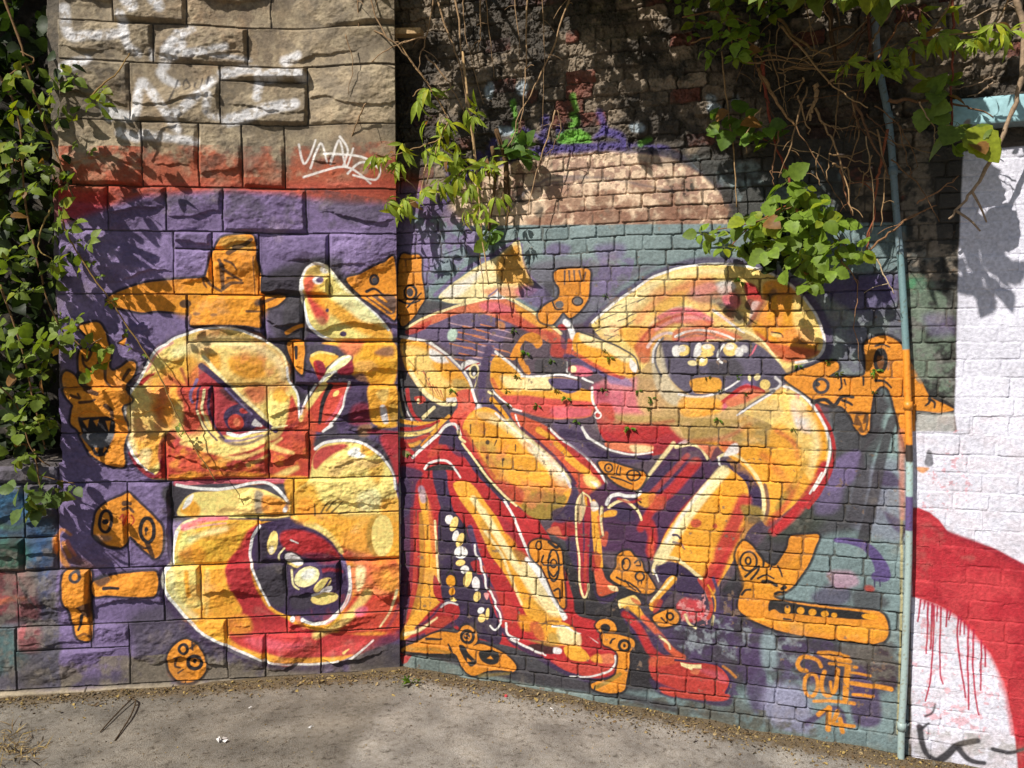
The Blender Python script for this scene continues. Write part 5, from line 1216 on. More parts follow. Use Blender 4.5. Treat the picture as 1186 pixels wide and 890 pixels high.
class MB:
    """collects pieces of one mesh"""
    def __init__(self): self.v = []; self.f = []; self.c = []; self.n = 0
    def add(self, v, f, col):
        v = np.asarray(v, float)
        self.v.append(v); self.f.extend([tuple(int(i) + self.n for i in q) for q in f])
        col = np.asarray(col, float)
        self.c.append(np.broadcast_to(col, (len(v), 3)) if col.ndim == 1 else col)
        self.n += len(v)
    def tube(self, pts, r0, r1, col, sides=6, cap=True, jitter=0.0, rng=None):
        p = spline([tuple(q) for q in pts], False, 5) if len(pts) > 2 else np.array([tuple(q) for q in pts], float)
        if jitter and rng is not None: p[1:-1] += rng.normal(0, jitter, p[1:-1].shape)
        t = np.gradient(p, axis=0); t /= np.linalg.norm(t, axis=1)[:, None] + 1e-9
        ref = np.array([0.3, -1, 0.25])
        a = np.cross(t, ref); a /= np.linalg.norm(a, axis=1)[:, None] + 1e-9
        b = np.cross(t, a)
        r = np.linspace(r0, r1, len(p))
        if jitter and rng is not None: r = r * (1 + rng.uniform(-.15, .15, len(r)))
        th = np.arange(sides) * 2 * math.pi / sides
        ring = p[:, None] + r[:, None, None] * (np.cos(th)[None, :, None] * a[:, None] + np.sin(th)[None, :, None] * b[:, None])
        m = len(p); f = []
        for i in range(m - 1):
            for k in range(sides):
                k2 = (k + 1) % sides
                f.append((i * sides + k, i * sides + k2, (i + 1) * sides + k2, (i + 1) * sides + k))
        if cap: f.append(tuple(range(sides))[::-1]); f.append(tuple((m - 1) * sides + k for k in range(sides)))
        self.add(ring.reshape(-1, 3), f, col)
        return p
    def leaf(self, pos, tip, nor, L, W, col, prof, curl=0.25, fold=0.25):
        pos = np.asarray(pos, float); t = np.asarray(tip, float); t = t / (np.linalg.norm(t) + 1e-9)
        n = np.asarray(nor, float); n = n - t * (n @ t); n = n / (np.linalg.norm(n) + 1e-9)
        s = np.cross(t, n)
        rows = len(prof); vs = []; cs = []
        for i, w in enumerate(prof):
            a = i / (rows - 1)
            c = pos + t * L * (a - curl * 0.25 * a * a) - n * L * curl * a * a
            e = W * w
            vs += [c - s * e + n * e * fold, c, c + s * e + n * e * fold]
            cs += [col, np.asarray(col) * 0.88, col]
        f = []
        for i in range(rows - 1):
            o = i * 3
            f += [(o, o + 1, o + 4, o + 3), (o + 1, o + 2, o + 5, o + 4)]
        self.add(vs, f, np.array(cs))
    def build(self, name, mat, parent=None, smooth=True, origin=None):
        v = np.concatenate(self.v)
        if origin is not None: v = v - np.array(origin)
        me = bpy.data.meshes.new(name)
        me.from_pydata(v.tolist(), [], self.f)
        if smooth: me.polygons.foreach_set("use_smooth", np.ones(len(me.polygons), bool))
        a = me.color_attributes.new("tint", 'FLOAT_COLOR', 'POINT')
        c = np.ones((len(v), 4), np.float32); c[:, :3] = np.concatenate(self.c)
        a.data.foreach_set("color", c.reshape(-1))
        return link(name, me, mat, parent)

OVATE = (0.05, 0.55, 0.64, 0.94, 0.86, 1.02, 0.82, 0.80, 0.56, 0.44, 0.22, 0.02)
ROUND = (0.12, 0.72, 0.84, 1.08, 0.96, 1.10, 0.90, 0.90, 0.66, 0.56, 0.30, 0.03)
LANCE = (0.06, 0.70, 1.0, 0.85, 0.45, 0.02)

def tint_material(name, rough, grain, spec=0.3, translucent=0.0, bump=0.2, lo=0.75, hi=1.2):
    m, nt, b = new_mat(name)
    at = nt.nodes.new("ShaderNodeVertexColor"); at.layer_name = "tint"
    tc = nt.nodes.new("ShaderNodeTexCoord")
    n1 = noise(nt, tc.outputs["Object"], grain, 4)
    mr = nt.nodes.new("ShaderNodeMapRange"); mr.inputs[1].default_value = .3; mr.inputs[2].default_value = .7; mr.inputs[3].default_value = lo; mr.inputs[4].default_value = hi
    nt.links.new(n1.outputs[0], mr.inputs[0])
    vm = nt.nodes.new("ShaderNodeVectorMath"); vm.operation = 'SCALE'
    nt.links.new(at.outputs[0], vm.inputs[0]); nt.links.new(mr.outputs[0], vm.inputs["Scale"])
    nt.links.new(vm.outputs[0], b.inputs["Base Color"])
    b.inputs["Roughness"].default_value = rough; b.inputs["Specular IOR Level"].default_value = spec
    bp = nt.nodes.new("ShaderNodeBump"); bp.inputs["Strength"].default_value = bump; bp.inputs["Distance"].default_value = .003
    nt.links.new(n1.outputs[0], bp.inputs["Height"]); nt.links.new(bp.outputs[0], b.inputs["Normal"])
    if translucent:
        tr = nt.nodes.new("ShaderNodeBsdfTranslucent"); mx = nt.nodes.new("ShaderNodeMixShader"); mx.inputs[0].default_value = translucent
        g = nt.nodes.new("ShaderNodeMix"); g.data_type = 'RGBA'; g.blend_type = 'MULTIPLY'; g.inputs[0].default_value = 1
        nt.links.new(vm.outputs[0], g.inputs[6]); g.inputs[7].default_value = (1.5, 1.6, 0.6, 1)
        nt.links.new(g.outputs[2], tr.inputs[0])
        nt.links.new(b.outputs[0], mx.inputs[1]); nt.links.new(tr.outputs[0], mx.inputs[2])
        nt.links.new(mx.outputs[0], nt.nodes["Material Output"].inputs[0])
    return m
m_leaf = tint_material("leaf", 0.5, 60, 0.22, 0.34, 0.3)
m_stem = tint_material("dry stem", 0.85, 90, 0.2, 0, 0.6, .7, 1.25)
m_metal = tint_material("painted pipe", 0.45, 120, 0.5, 0, 0.25, .88, 1.08)
m_conc = tint_material("painted concrete", 0.7, 40, 0.3, 0, 0.6, .8, 1.1)

# ---- the lintel
_p = [WB.uv(np.array(float(x)), np.array(float(y))) for x, y in ((1095, 122), (1100, 153))]
lu, lv1, lv0 = float(_p[0][0]), float(_p[0][1]), float(_p[1][1])
nu, nv = 150, 16
us = np.linspace(lu, lu + 1.2, nu); vs = np.linspace(lv0, lv1, nv)
lrng = np.random.default_rng(31)
nz = fbm(nv, nu, 10, 3, 701) * .004
lint = MB()
Pf = np.array([[WB.at(us[i] + (0.02 * abs(math.sin(j * 1.7)) if i == 0 else 0), vs[j], 0.085 + nz[j, i] - (0.008 if j in (0, nv - 1) or i == 0 else 0)) for i in range(nu)] for j in range(nv)])
idg = np.arange(nu * nv).reshape(nv, nu)
fs = [(idg[j, i], idg[j, i + 1], idg[j + 1, i + 1], idg[j + 1, i]) for j in range(nv - 1) for i in range(nu - 1)]
cc_ = np.tile(lin((150, 188, 196)), (nu * nv, 1))
wear = fbm(nv, nu, 7, 3, 702, .6).reshape(-1)
cc_[wear > .38] = lin((138, 128, 120)); cc_[:nu] = lin((110, 112, 108))
lint.add(Pf.reshape(-1, 3), fs, cc_)
for row, (a, bb) in (('bot', (0, 0)), ('top', (nv - 1, nv - 1))):
    ring = Pf[a]; bk = np.array([WB.at(us[i], vs[a], -0.1) for i in range(nu)])
    f2 = [(i, i + 1, nu + i + 1, nu + i) for i in range(nu - 1)]
    if row == 'bot': f2 = [q[::-1] for q in f2]
    lint.add(np.concatenate([ring, bk]), f2, lin((120, 134, 136)))
for i in (0, nu - 1):
    ring = Pf[:, i]; bk = np.array([WB.at(us[i], vs[j], -0.1) for j in range(nv)])
    lint.add(np.concatenate([ring, bk]), [(j, nv + j, nv + j + 1, j + 1) for j in range(nv - 1)], lin((130, 150, 152)))
o = lint.build("lintel", m_conc); tag(o, "pale blue painted concrete lintel over the white bricks at top right", "lintel")

# ---- the pipe down the wall
pipe_px = [(1010, -60), (1012, 0), (1014, 35), (1017, 70), (1022, 100), (1028, 130), (1032, 165), (1035, 205), (1038, 245), (1043, 300), (1047, 360), (1050, 420), (1052, 480), (1053.5, 540), (1053, 600), (1052, 660), (1049, 740), (1046.5, 800), (1044, 850), (1043, 905)]
proot = empty("drain_pipe", WB.pt(1043, 880, 0.03), "thin painted metal pipe running down between the mural and the white wall", "pipe")
def local(par, o):
    """keep the place of a piece built in world coordinates when it gets a parent"""
    o.parent = par; o.matrix_parent_inverse = Matrix.Translation(par.location).inverted(); return o
bands = [(-200, 90, (122, 128, 132)), (90, 300, (112, 130, 138)), (300, 402, (108, 136, 140)), (402, 520, (222, 140, 44)), (520, 532, (60, 50, 46)), (532, 575, (160, 184, 182)), (575, 612, (92, 76, 122)), (612, 1000, (150, 168, 166))]
pts = spline(pipe_px, False, 6)
pm = MB(); rngp = np.random.default_rng(3)
world = [WB.pt(x, y, 0.035) for x, y in pts]
t_ = np.array([tuple(q) for q in world])
p_ = pm.tube(world, 0.0148, 0.0148, (0.3, 0.3, 0.3), 12)
col = []
for q in p_:
    # height along the pipe decides which coat of paint is on it
    k = np.argmin(np.linalg.norm(t_ - q, axis=1)); y = pts[k][1]
    c = next(c for a, b2, c in bands if a <= y < b2)
    for s in range(12):
        cs = lin(c)
        if s in (6, 7) and 440 < y < 870: cs = lin((206, 206, 212))  # pale right side paints a highlight onto the tube
        if rngp.random() < .05: cs = cs * np.array([.75, .62, .5])
        col.append(cs)
pm.c[-1] = np.array(col)
local(proot, pm.build("tube", m_metal))
for y in (134, 196, 470, 838):
    k = int(np.argmin(np.abs(pts[:, 1] - y))); q = np.array(world[k]); tn = np.array(world[k + 1]) - np.array(world[k - 1]); tn /= np.linalg.norm(tn)
    cb = MB(); c = next(c for a, b2, c in bands if a <= y < b2)
    cb.tube([q - tn * .017, q + tn * .017], .0185, .0185, lin(c) * .9, 12)
    wl = q - WB.n * .037 + WB.u * .035
    cb.tube([q + WB.u * .012, wl], .006, .006, lin(c) * .8, 6)
    local(proot, cb.build("clip", m_metal))
# ---- wooden peg left in the stone wall's top
pg = MB()
a, b2 = WA.pt(436, 39, .03), WA.pt(489, 38, .10)
d = (np.array(b2) - np.array(a)); d /= np.linalg.norm(d); up = np.array([0, 0, 1.]); sd = np.cross(d, up)
box = [np.array(e) + up * z + sd * s for e in (a, b2) for z in (-.014, .014) for s in (-.03, .03)]
pg.add(box, [(0, 1, 3, 2), (4, 6, 7, 5), (0, 4, 5, 1), (2, 3, 7, 6), (0, 2, 6, 4), (1, 5, 7, 3)], lin((176, 146, 108)))
o = pg.build("wooden_slat", m_stem, smooth=False); tag(o, "short pale wooden slat sticking out at the top of the corner between the walls", "slat")

# ------------------------------------------------------------------ plants
def rv(rng, s=1.0): return rng.normal(0, s, 3)
SUNV = np.array(to_sun)
def greens(rng, base, var=0.25, yellow=0.15):
    c = lin(base) * (1 + rng.uniform(-var, var))
    if rng.random() < .03: c = lin((128, 92, 50))
    if rng.random() < yellow: c = c * np.array([1.4, 1.12, 0.6])
    return np.clip(c, 0.005, .6)

def compound(mb, st, p, out, rng, kind, size, base, n=None):
    """a spray of leaves on short stalks around a point"""
    n = n or rng.integers(3, 6)
    ax = out + rv(rng, .45) + np.array([0, 0, -.15]); ax /= np.linalg.norm(ax)
    face = SUNV * .75 + np.array(WB.n) * .35 + rv(rng, .45)
    side = np.cross(ax, face); side /= np.linalg.norm(side) + 1e-9
    for k in range(n):
        s = size * rng.uniform(.5, 1.2)
        ang = (k - (n - 1) / 2) * (1.1 if kind != 'lance' else .75) + rng.normal(0, .2)
        tip = ax * math.cos(ang) + side * math.sin(ang) + rv(rng, .15)
        if kind == 'lance': tip = tip + np.array([0, 0, -.45])
        base_p = p + tip / np.linalg.norm(tip) * s * (.12 if kind == 'lance' else .25)
        st.tube([p, base_p], .0012, .0009, lin((96, 104, 52)), 4, False)
        col = greens(rng, base)
        if kind == 'lance': mb.leaf(base_p, tip, face + rv(rng, .4), s, s * .13, col, LANCE, rng.uniform(.2, .7), .35)
        elif kind == 'round': mb.leaf(base_p, tip, face + rv(rng, .4), s, s * .40, col, ROUND, rng.uniform(.05, .4), .2)
        else: mb.leaf(base_p, tip, face + rv(rng, .4), s, s * .34, col, OVATE, rng.uniform(.05, .45), .25)

def plant(name, label, cat, spots, kind, size, base, seed, stems=(), stem_col=(120, 92, 62), dep=(.08, .25), filler=None, group=None, per=2, spread=.05, root=None):
    rng = np.random.default_rng(seed)
    mb, st = MB(), MB()
    at = root if root is not None else front(spots[0][0], spots[0][1], dep[0])
    for s in stems:
        w = s[1]; d0, d1 = s[2] if len(s) > 2 else dep
        dd = np.linspace(d0, d1, len(s[0]))
        P = [np.array(front(x, y, d_)) for (x, y), d_ in zip(_p_(s[0]), dd)]
        st.tube(P, w * .002, w * .0013, lin(s[3] if len(s) > 3 else stem_col), 6, True, .0015, rng)
    for sp in spots:
        x, y = sp[0], sp[1]
        sc = sp[2] if len(sp) > 2 else 1
        for q in range(per):
            d_ = rng.uniform(*dep)
            p = np.array(front(x, y, d_)) + rv(rng, spread)
            compound(mb, st, p, np.array([rng.normal(0, .5), -.5, -.3]), rng, kind, size * sc, base)
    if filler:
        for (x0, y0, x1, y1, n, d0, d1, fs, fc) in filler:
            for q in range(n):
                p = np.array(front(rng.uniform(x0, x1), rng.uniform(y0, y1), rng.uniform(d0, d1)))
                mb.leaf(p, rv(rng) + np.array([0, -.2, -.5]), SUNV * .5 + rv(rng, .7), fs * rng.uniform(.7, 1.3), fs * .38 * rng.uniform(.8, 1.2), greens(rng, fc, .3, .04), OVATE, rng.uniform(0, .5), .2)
    r = empty(name, at, label, cat, group)
    if mb.n: local(r, mb.build("foliage", m_leaf))
    if st.n: local(r, st.build("stem", m_stem))
    return r
def _p_(s): return [tuple(float(q) for q in t.split(',')) for t in s.split()] if isinstance(s, str) else s

GB = (110, 128, 46); GY = (138, 156, 52); GD = (38, 52, 22)  # GD: shade put into the colour of leaves deep inside the bushes
# ---- the bramble that fills the left edge
brs = [(15, 90), (40, 108), (68, 100), (92, 122), (102, 96), (60, 132), (25, 140), (45, 160), (10, 172), (82, 150), (30, 195), (62, 205), (12, 225), (45, 232), (78, 215), (20, 255), (55, 262), (84, 272), (30, 290), (76, 300), (12, 318), (60, 318), (35, 345), (62, 178), (-10, 120), (-14, 200), (-10, 280), (-12, 340), (96, 180, .7), (44, 310), (24, 165)]
plant("bramble_bush", "big green bramble bush hanging over the left end of the stone wall, upper mass", "bush", brs, 'ovate', .066, GB, 41, per=2, dep=(.06, .26), spread=.045,
      stems=[("-10,-40 20,40 40,110 62,170 86,230", 3, (.1, .2)), ("-20,60 20,130 30,240 50,330", 3, (.0, .2)), ("105,112 122,96 138,82 150,62", 2.2, (.16, .10), (150, 120, 70)), ("2,96 18,82 40,70 24,60", 2.5, (.1, .15)), ("60,240 48,265 46,290 60,300", 2, (.15, .25), (150, 126, 76))],
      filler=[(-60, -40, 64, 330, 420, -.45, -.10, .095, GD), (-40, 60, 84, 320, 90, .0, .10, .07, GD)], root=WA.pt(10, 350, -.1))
brs2 = [(10, 378), (50, 402), (78, 395), (100, 405), (114, 390), (20, 430), (46, 446), (14, 470), (30, 498), (10, 520), (42, 482), (66, 410), (-10, 400), (-14, 470), (58, 370), (30, 400), (104, 420, .8), (26, 530, .8), (52, 500, .7)]
plant("bramble_bush", "lower bramble shoots with round leaves in the dark gap above the low wall", "bush", brs2, 'round', .07, GB, 42, per=2, dep=(.04, .22), spread=.045,
      stems=[("0,330 24,400 40,470 52,520", 2.5, (.05, .15)), ("-10,440 20,470 36,520 58,540", 2, (.05, .1)), ("48,330 70,380 96,400 118,392", 2, (.1, .2))],
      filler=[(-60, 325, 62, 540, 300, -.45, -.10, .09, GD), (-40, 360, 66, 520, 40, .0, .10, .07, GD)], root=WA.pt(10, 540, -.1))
plant("bramble_sprig", "small leafy bramble sprig hanging over the blue paint of the low wall", "plant", [(36, 572), (50, 562), (62, 566), (46, 585), (30, 585), (58, 585), (70, 562), (84, 560, .7), (22, 568, .9), (40, 592, .8)], 'ovate', .085, (92, 112, 58), 43, per=1, dep=(.10, .17), spread=.012,
      stems=[("40,520 44,550 50,580", 2, (.06, .14)), ("44,550 66,556 86,560", 1.5, (.12, .14))])
plant("bramble_cane", "long thin trailing bramble cane crossing the purple stones down to the eye", "plant", [(84, 268, .6), (95, 300, .5), (104, 308, .45), (113, 322, .45), (129, 350, .5), (146, 386, .5), (150, 400, .4), (168, 408, .35), (207, 492, .5), (212, 500, .4), (88, 285, .6)], 'ovate', .06, GB, 44, per=1, dep=(.05, .09), spread=.01,
      stems=[("70,250 80,276 92,296 108,322 127,346 150,382 172,414 190,446 206,484 226,520 250,558", 2, (.10, .035), (140, 112, 66))])
# ---- butterfly bush seedling over the corner
plant("buddleia_shrub", "yellow green shrub with drooping narrow leaves growing over the corner of the walls", "shrub", [(486, 112), (497, 104, .9), (515, 138), (505, 145), (492, 172), (470, 168), (452, 178), (440, 182, .9), (462, 185), (520, 178, .9), (508, 176), (545, 128, .9), (556, 134, .8), (510, 158), (528, 168)], 'lance', .105, GY, 45, per=2, dep=(.14, .26), spread=.014,
      stems=[("432,-30 446,20 470,62 501,106 520,140", 2.6, (.10, .2)), ("520,140 510,160 500,190 494,214", 1.8, (.2, .2)), ("512,160 486,170 450,182", 1.6, (.2, .24)), ("501,106 486,104 478,112", 1.6, (.2, .24))], stem_col=(150, 120, 84))
plant("buddleia_shrub", "second yellow green shrub hanging lower, above the cream wing", "shrub", [(505, 212), (498, 218, .9), (512, 222, .8), (462, 238), (450, 234, .9), (470, 232, .9), (556, 190, .9), (568, 186), (540, 195), (545, 216), (552, 250), (540, 246, .9), (560, 238, .9), (530, 205, .8), (572, 192, .9), (578, 222, .8)], 'lance', .105, GY, 46, per=2, dep=(.12, .24), spread=.014,
      stems=[("536,60 546,150 552,200 558,270 566,330", 2.6, (.14, .14)), ("552,190 530,200 505,212", 1.6, (.16, .2)), ("494,190 488,220 492,228 462,240", 1.4, (.2, .22)), ("556,250 548,246 540,250", 1.2, (.14, .18))], stem_col=(170, 140, 100))
plant("buddleia_shrub", "leafless brown flower spike plant drooping onto the pale peach bricks", "shrub", [(590, 168, .9), (600, 172), (612, 175, .9), (566, 272, .8)], 'round', .085, (84, 112, 50), 47, per=2, dep=(.06, .12), spread=.012,
      stems=[("575,150 584,180 586,210 582,240", 7, (.08, .09), (84, 62, 40)), ("570,170 574,200 570,236 566,268", 5, (.08, .09), (96, 74, 48)), ("586,180 590,230 586,262", 3, (.06, .06), (96, 74, 48))])
# ---- dry stems hanging in the middle
dry = [("412,-30 416,40 420,116", 2), ("422,-30 440,30 467,60 501,104 516,130", 2.2), ("501,-30 515,30 528,60 541,121 548,162 557,270", 2.6), ("526,-30 535,60 543,128 552,189 557,300 560,345", 2.6), ("611,-30 610,40 609,81 604,152", 2.4),
       ("660,-10 656,13 633,74 609,118 588,170", 2.6), ("503,-30 501,13 491,54 484,84", 2.4), ("398,32 420,34 439,38 461,50 476,46 494,42", 2.6), ("494,42 470,48 450,57 420,78 404,90", 2), ("493,64 521,98 535,125 545,150", 2.4), ("643,128 632,168 619,209 612,250", 2), ("645,128 650,150 640,172 630,180", 1.6),
       ("424,120 412,146 400,176", 2.2), ("560,-30 566,40 572,90", 1.6), ("556,-20 557,30 553,60", 2.4), ("596,-20 602,60 603,95", 1.4), ("540,-20 536,20 546,70 560,120", 1.6), ("400,40 408,70 404,110", 1.6), ("628,-20 630,70 628,150", 1.2), ("452,200 478,214 484,232", 1.4)]
rngd = np.random.default_rng(71)
for k, (s, w) in enumerate(dry):
    pass
def dry_plant(label, lst, seed, base=(150, 122, 92), d0=(.10, .22), d1=(.05, .18), name="dry_stems", group=None):
    rng = np.random.default_rng(seed); st = MB()
    for it in lst:
        s, w = it[0], it[1]; c = it[2] if len(it) > 2 else base
        P_ = _p_(s); a, b_ = rng.uniform(*d0), rng.uniform(*d1)
        dd = np.linspace(a, b_, len(P_))
        P = [np.array(WB.pt(x, y, d_ + (.08 if x < 470 else 0))) for (x, y), d_ in zip(P_, dd)]
        st.tube(P, w * .0020, w * .0008, lin(c) * rng.uniform(.75, 1.2), 6, True, .0034, rng)
        # short side twigs
        for q in range(rng.integers(0, 3)):
            k = rng.integers(0, len(P) - 1); u = P[k] + (P[k + 1] - P[k]) * rng.random()
            dirv = rv(rng, .05) + np.array([0, -.01, -.02]); st.tube([u, u + dirv * .6, u + dirv + np.array([0, 0, -.015])], w * .0009, w * .0005, lin(c), 5)
    r = empty(name, WB.pt(_p_(lst[0][0])[0][0], 0, .1), label, "dead stems", group)
    local(r, st.build("stem", m_stem)); return r
dry_plant("pale dry straight stems hanging down over the corner and the sooty bricks", dry, 72)
tangle = [("958,-40 960,0 963,40 968,70", 8, (92, 70, 50)), ("1007,-40 1007,0 1008,60", 5, (104, 66, 50)), ("864,72 900,70 935,74 968,72", 2.2), ("901,79 950,80 985,86 1015,88", 2.2), ("874,66 920,68 950,76 975,74", 1.8), ("900,84 940,80 985,80", 1.6),
          ("878,80 888,98 897,115 921,146", 5, (150, 116, 80)), ("944,98 946,112 940,126 938,140", 6, (176, 144, 108)), ("904,30 931,61 975,108 1005,125", 2.6, (160, 130, 92)), ("944,125 956,150 968,169 980,210 988,250", 2.6), ("973,91 970,120 968,145 961,182 958,210", 2.2), ("951,143 970,147 995,147", 1.8), ("965,179 985,180 1005,172", 1.8), ("960,178 985,184 1012,189", 1.8), ("973,189 978,220 988,250", 2.6, (140, 96, 70)), ("988,115 1004,150 1022,189 1030,204", 3, (112, 82, 58)),
          ("900,20 916,40 940,56 962,66", 4, (130, 104, 70)), ("970,55 990,44 1004,20 1006,-20", 4, (110, 80, 56)), ("1005,60 1014,40 1030,16 1046,-10", 3), ("1010,90 1020,60 1040,30 1052,4", 3, (130, 90, 60)), ("960,96 980,80 1000,50", 3), ("930,90 922,110 912,118", 2), ("994,195 1002,202 1010,206", 1.6), ("950,170 945,196 950,215", 1.8), ("1010,180 1000,210 990,232", 1.6)]
rt = np.random.default_rng(707)
for k in range(46):
    x0, y0 = rt.uniform(870, 1075), rt.uniform(-20, 190); a = rt.choice([rt.normal(1.5, .35), rt.normal(.2, .5)]); L = rt.uniform(40, 120)
    x1, y1 = x0 + math.cos(a) * L * rt.choice([-1, 1]), y0 + abs(math.sin(a)) * L
    if y1 > 285 or x1 > 1090: continue
    tangle.append((f"{x0:.0f},{y0:.0f} {(x0 + x1) / 2 + rt.normal(0, 7):.0f},{(y0 + y1) / 2 + rt.normal(0, 7):.0f} {x1:.0f},{y1:.0f}", rt.uniform(1.0, 2.4), [(140, 112, 80), (112, 84, 58), (170, 142, 106), (96, 70, 50)][rt.integers(4)]))
dry_plant("tangle of bare brown twigs against the dark bricks left of the pipe", tangle, 73, (140, 112, 80), (.10, .30), (.06, .28), "twig_tangle")
dry_plant("red brown bramble canes hanging beside the pipe", [("1028,150 1020,190 1015,216 1008,263 1003,290", 3.4, (134, 78, 54)), ("884,70 887,111 897,162 914,212", 4.4, (124, 62, 48)), ("1062,236 1085,222 1110,204", 2), ("1003,292 1030,270 1060,250 1085,238", 2.4, (130, 96, 68)), ("904,148 898,176 894,199 897,216", 2), ("1029,116 1060,117 1090,118 1123,126", 4.4, (112, 82, 58)), ("1016,300 1026,322 1036,341", 1.8, (180, 160, 130)), ("974,300 992,330 990,380 996,420", 1.4)], 74, (140, 104, 76), (.08, .2), (.06, .16), "bramble_canes")
dry_plant("thick grey brown vine hanging in front of the pale blue lintel", [("1176,-40 1178,0 1186,37 1181,98 1167,145 1143,196 1122,226 1099,254", 6.5, (150, 128, 106)), ("1103,-30 1103,30 1103,88 1101,162", 3, (124, 66, 50)), ("1110,30 1140,16 1176,0", 2), ("1150,89 1126,98 1100,106", 1.8), ("1150,96 1136,106 1120,112", 1.6)], 75, (150, 128, 106), (.26, .34), (.10, .22), "hanging_vine")
plant("raspberry_shrub", "broad leaved green shrub hanging over the pale blue bricks above the monster's dome", "shrub", [(825, 262, .8), (835, 276, .8), (850, 288), (870, 268), (885, 250), (905, 232), (925, 224), (940, 232), (955, 250), (968, 264), (975, 288), (986, 300, .8), (960, 308), (945, 300), (930, 280), (915, 268), (900, 258), (890, 290), (905, 212), (915, 300), (938, 314, .8), (878, 298, .8), (895, 275), (950, 275), (930, 250), (856, 262, .8)], 'round', .078, (112, 136, 48), 48, per=2, dep=(.10, .30), spread=.026,
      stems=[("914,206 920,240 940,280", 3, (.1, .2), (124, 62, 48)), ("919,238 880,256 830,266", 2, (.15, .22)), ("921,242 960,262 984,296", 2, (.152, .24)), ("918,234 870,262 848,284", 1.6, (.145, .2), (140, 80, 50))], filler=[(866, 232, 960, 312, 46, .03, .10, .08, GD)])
plant("raspberry_shrub", "small green leafy shoot on the sooty bricks above the hanging shrub", "shrub", [(828, 138, .8), (838, 132), (848, 142), (858, 138), (866, 156), (880, 152), (890, 162, .8), (824, 160, .7), (872, 162, .8)], 'round', .085, (92, 120, 44), 49, per=1, dep=(.08, .18), spread=.012, stems=[("836,60 842,120 850,180 853,240", 2, (.1, .08), (150, 122, 88)), ("844,135 866,152 890,164", 1.5, (.092, .14), (130, 70, 50))])
plant("overhanging_shrub", "leafy green shrub hanging from the top edge near the right of centre", "shrub", [(795, 10), (812, 22), (830, 12), (846, 26), (862, 14), (880, 24), (838, 42), (824, 58, .8), (858, 48), (872, 60, .9), (852, 64), (800, 34, .8), (890, 8), (842, 0), (866, 36)], 'ovate', .062, (112, 138, 50), 50, per=2, dep=(.15, .40), spread=.025, stems=[("830,-60 838,0 850,60", 3, (.2, .3)), ("790,20 830,14 870,30", 2, (.3, .3)), ("800,50 840,40 880,56", 2, (.3, .3))])
plant("overhanging_shrub", "pale green shrub with narrow and yellow leaves above the pipe", "shrub", [(990, 66), (1005, 72), (1020, 76), (1034, 70), (1046, 60), (1052, 74, .9), (1060, 50), (1076, 46), (1090, 40), (1104, 38), (1030, 54, .8), (1120, 44, .9), (1140, 34), (1152, 30), (1160, 36, .8), (1066, 18, .8), (1100, 8, .8), (1126, 52, .8)], 'lance', .085, GY, 51, per=2, dep=(.16, .34), spread=.015, stems=[("1110,-40 1098,10 1060,50 1020,72 984,66", 2.4, (.25, .28), (140, 110, 76)), ("1176,-20 1150,30 1110,40 1070,46", 2, (.25, .28), (140, 110, 76))])
plant("bramble_sprig", "few large oval leaves on a red cane in front of the lintel", "plant", [(1084, 108, 1.1), (1096, 101, 1.2), (1112, 142, 1.6), (1102, 158, 1.1), (1122, 162, 1.2), (1078, 116)], 'round', .095, (108, 128, 52), 52, per=1, dep=(.20, .26), spread=.006, stems=[("1101,100 1102,130 1101,165", 2, (.22, .22), (124, 66, 50))])
# ---- shrubs added out of view above the frame, to shade the upper courses
def canopy(label, x0, x1, y0, y1, n, d0, d1, seed, size=.11, base=GB):
    rng = np.random.default_rng(seed)
    mb, st = MB(), MB()
    xm = (x0 + x1) / 2
    for k in range(9):
        a = np.array(WB.pt(xm + rng.uniform(-2, 2), -72, rng.uniform(-.01, .01))); e = np.array(WB.pt(rng.uniform(x0, x1), rng.uniform(y0, y1), rng.uniform(d0, d1)))
        st.tube([a, (a + e) / 2 + np.array([0, -.08, .12]), e], .009, .003, lin((112, 86, 60)), 6, True, .003, rng)
    for k in range(n):
        p = np.array(WB.pt(rng.uniform(x0, x1), rng.uniform(y0, y1), rng.uniform(d0, d1)))
        compound(mb, st, p, np.array([rng.normal(0, .6), -.5, -.2]), rng, 'ovate' if k % 3 else 'lance', size, base)
    r = empty("overhanging_shrub", WB.pt(xm, -70, 0), label, "shrub")
    local(r, mb.build("foliage", m_leaf)); local(r, st.build("stem", m_stem))
canopy("unseen shrub added for shade on the wall top above the middle of the sooty bricks", 600, 770, -150, -36, 80, .2, .6, 81)
canopy("unseen shrub added for shade on the wall top between the leafy hanging shrub and the twig tangle", 720, 900, -170, -24, 170, .2, .7, 82)
canopy("unseen shrub added for shade on the wall top above the twig tangle and the pipe", 880, 1060, -160, -16, 210, .25, .9, 83)
canopy("unseen shrub added for shade on the wall top above the lintel", 1060, 1260, -150, -50, 12, .2, .4, 84)
canopy("unseen shrub added for shade on the wall top above the corner of the two walls", 410, 560, -130, -20, 36, .2, .6, 85)
canopy("unseen shrub added for shade on the wall top above the bramble at the left", -90, 90, -160, -10, 90, .1, .38, 86)
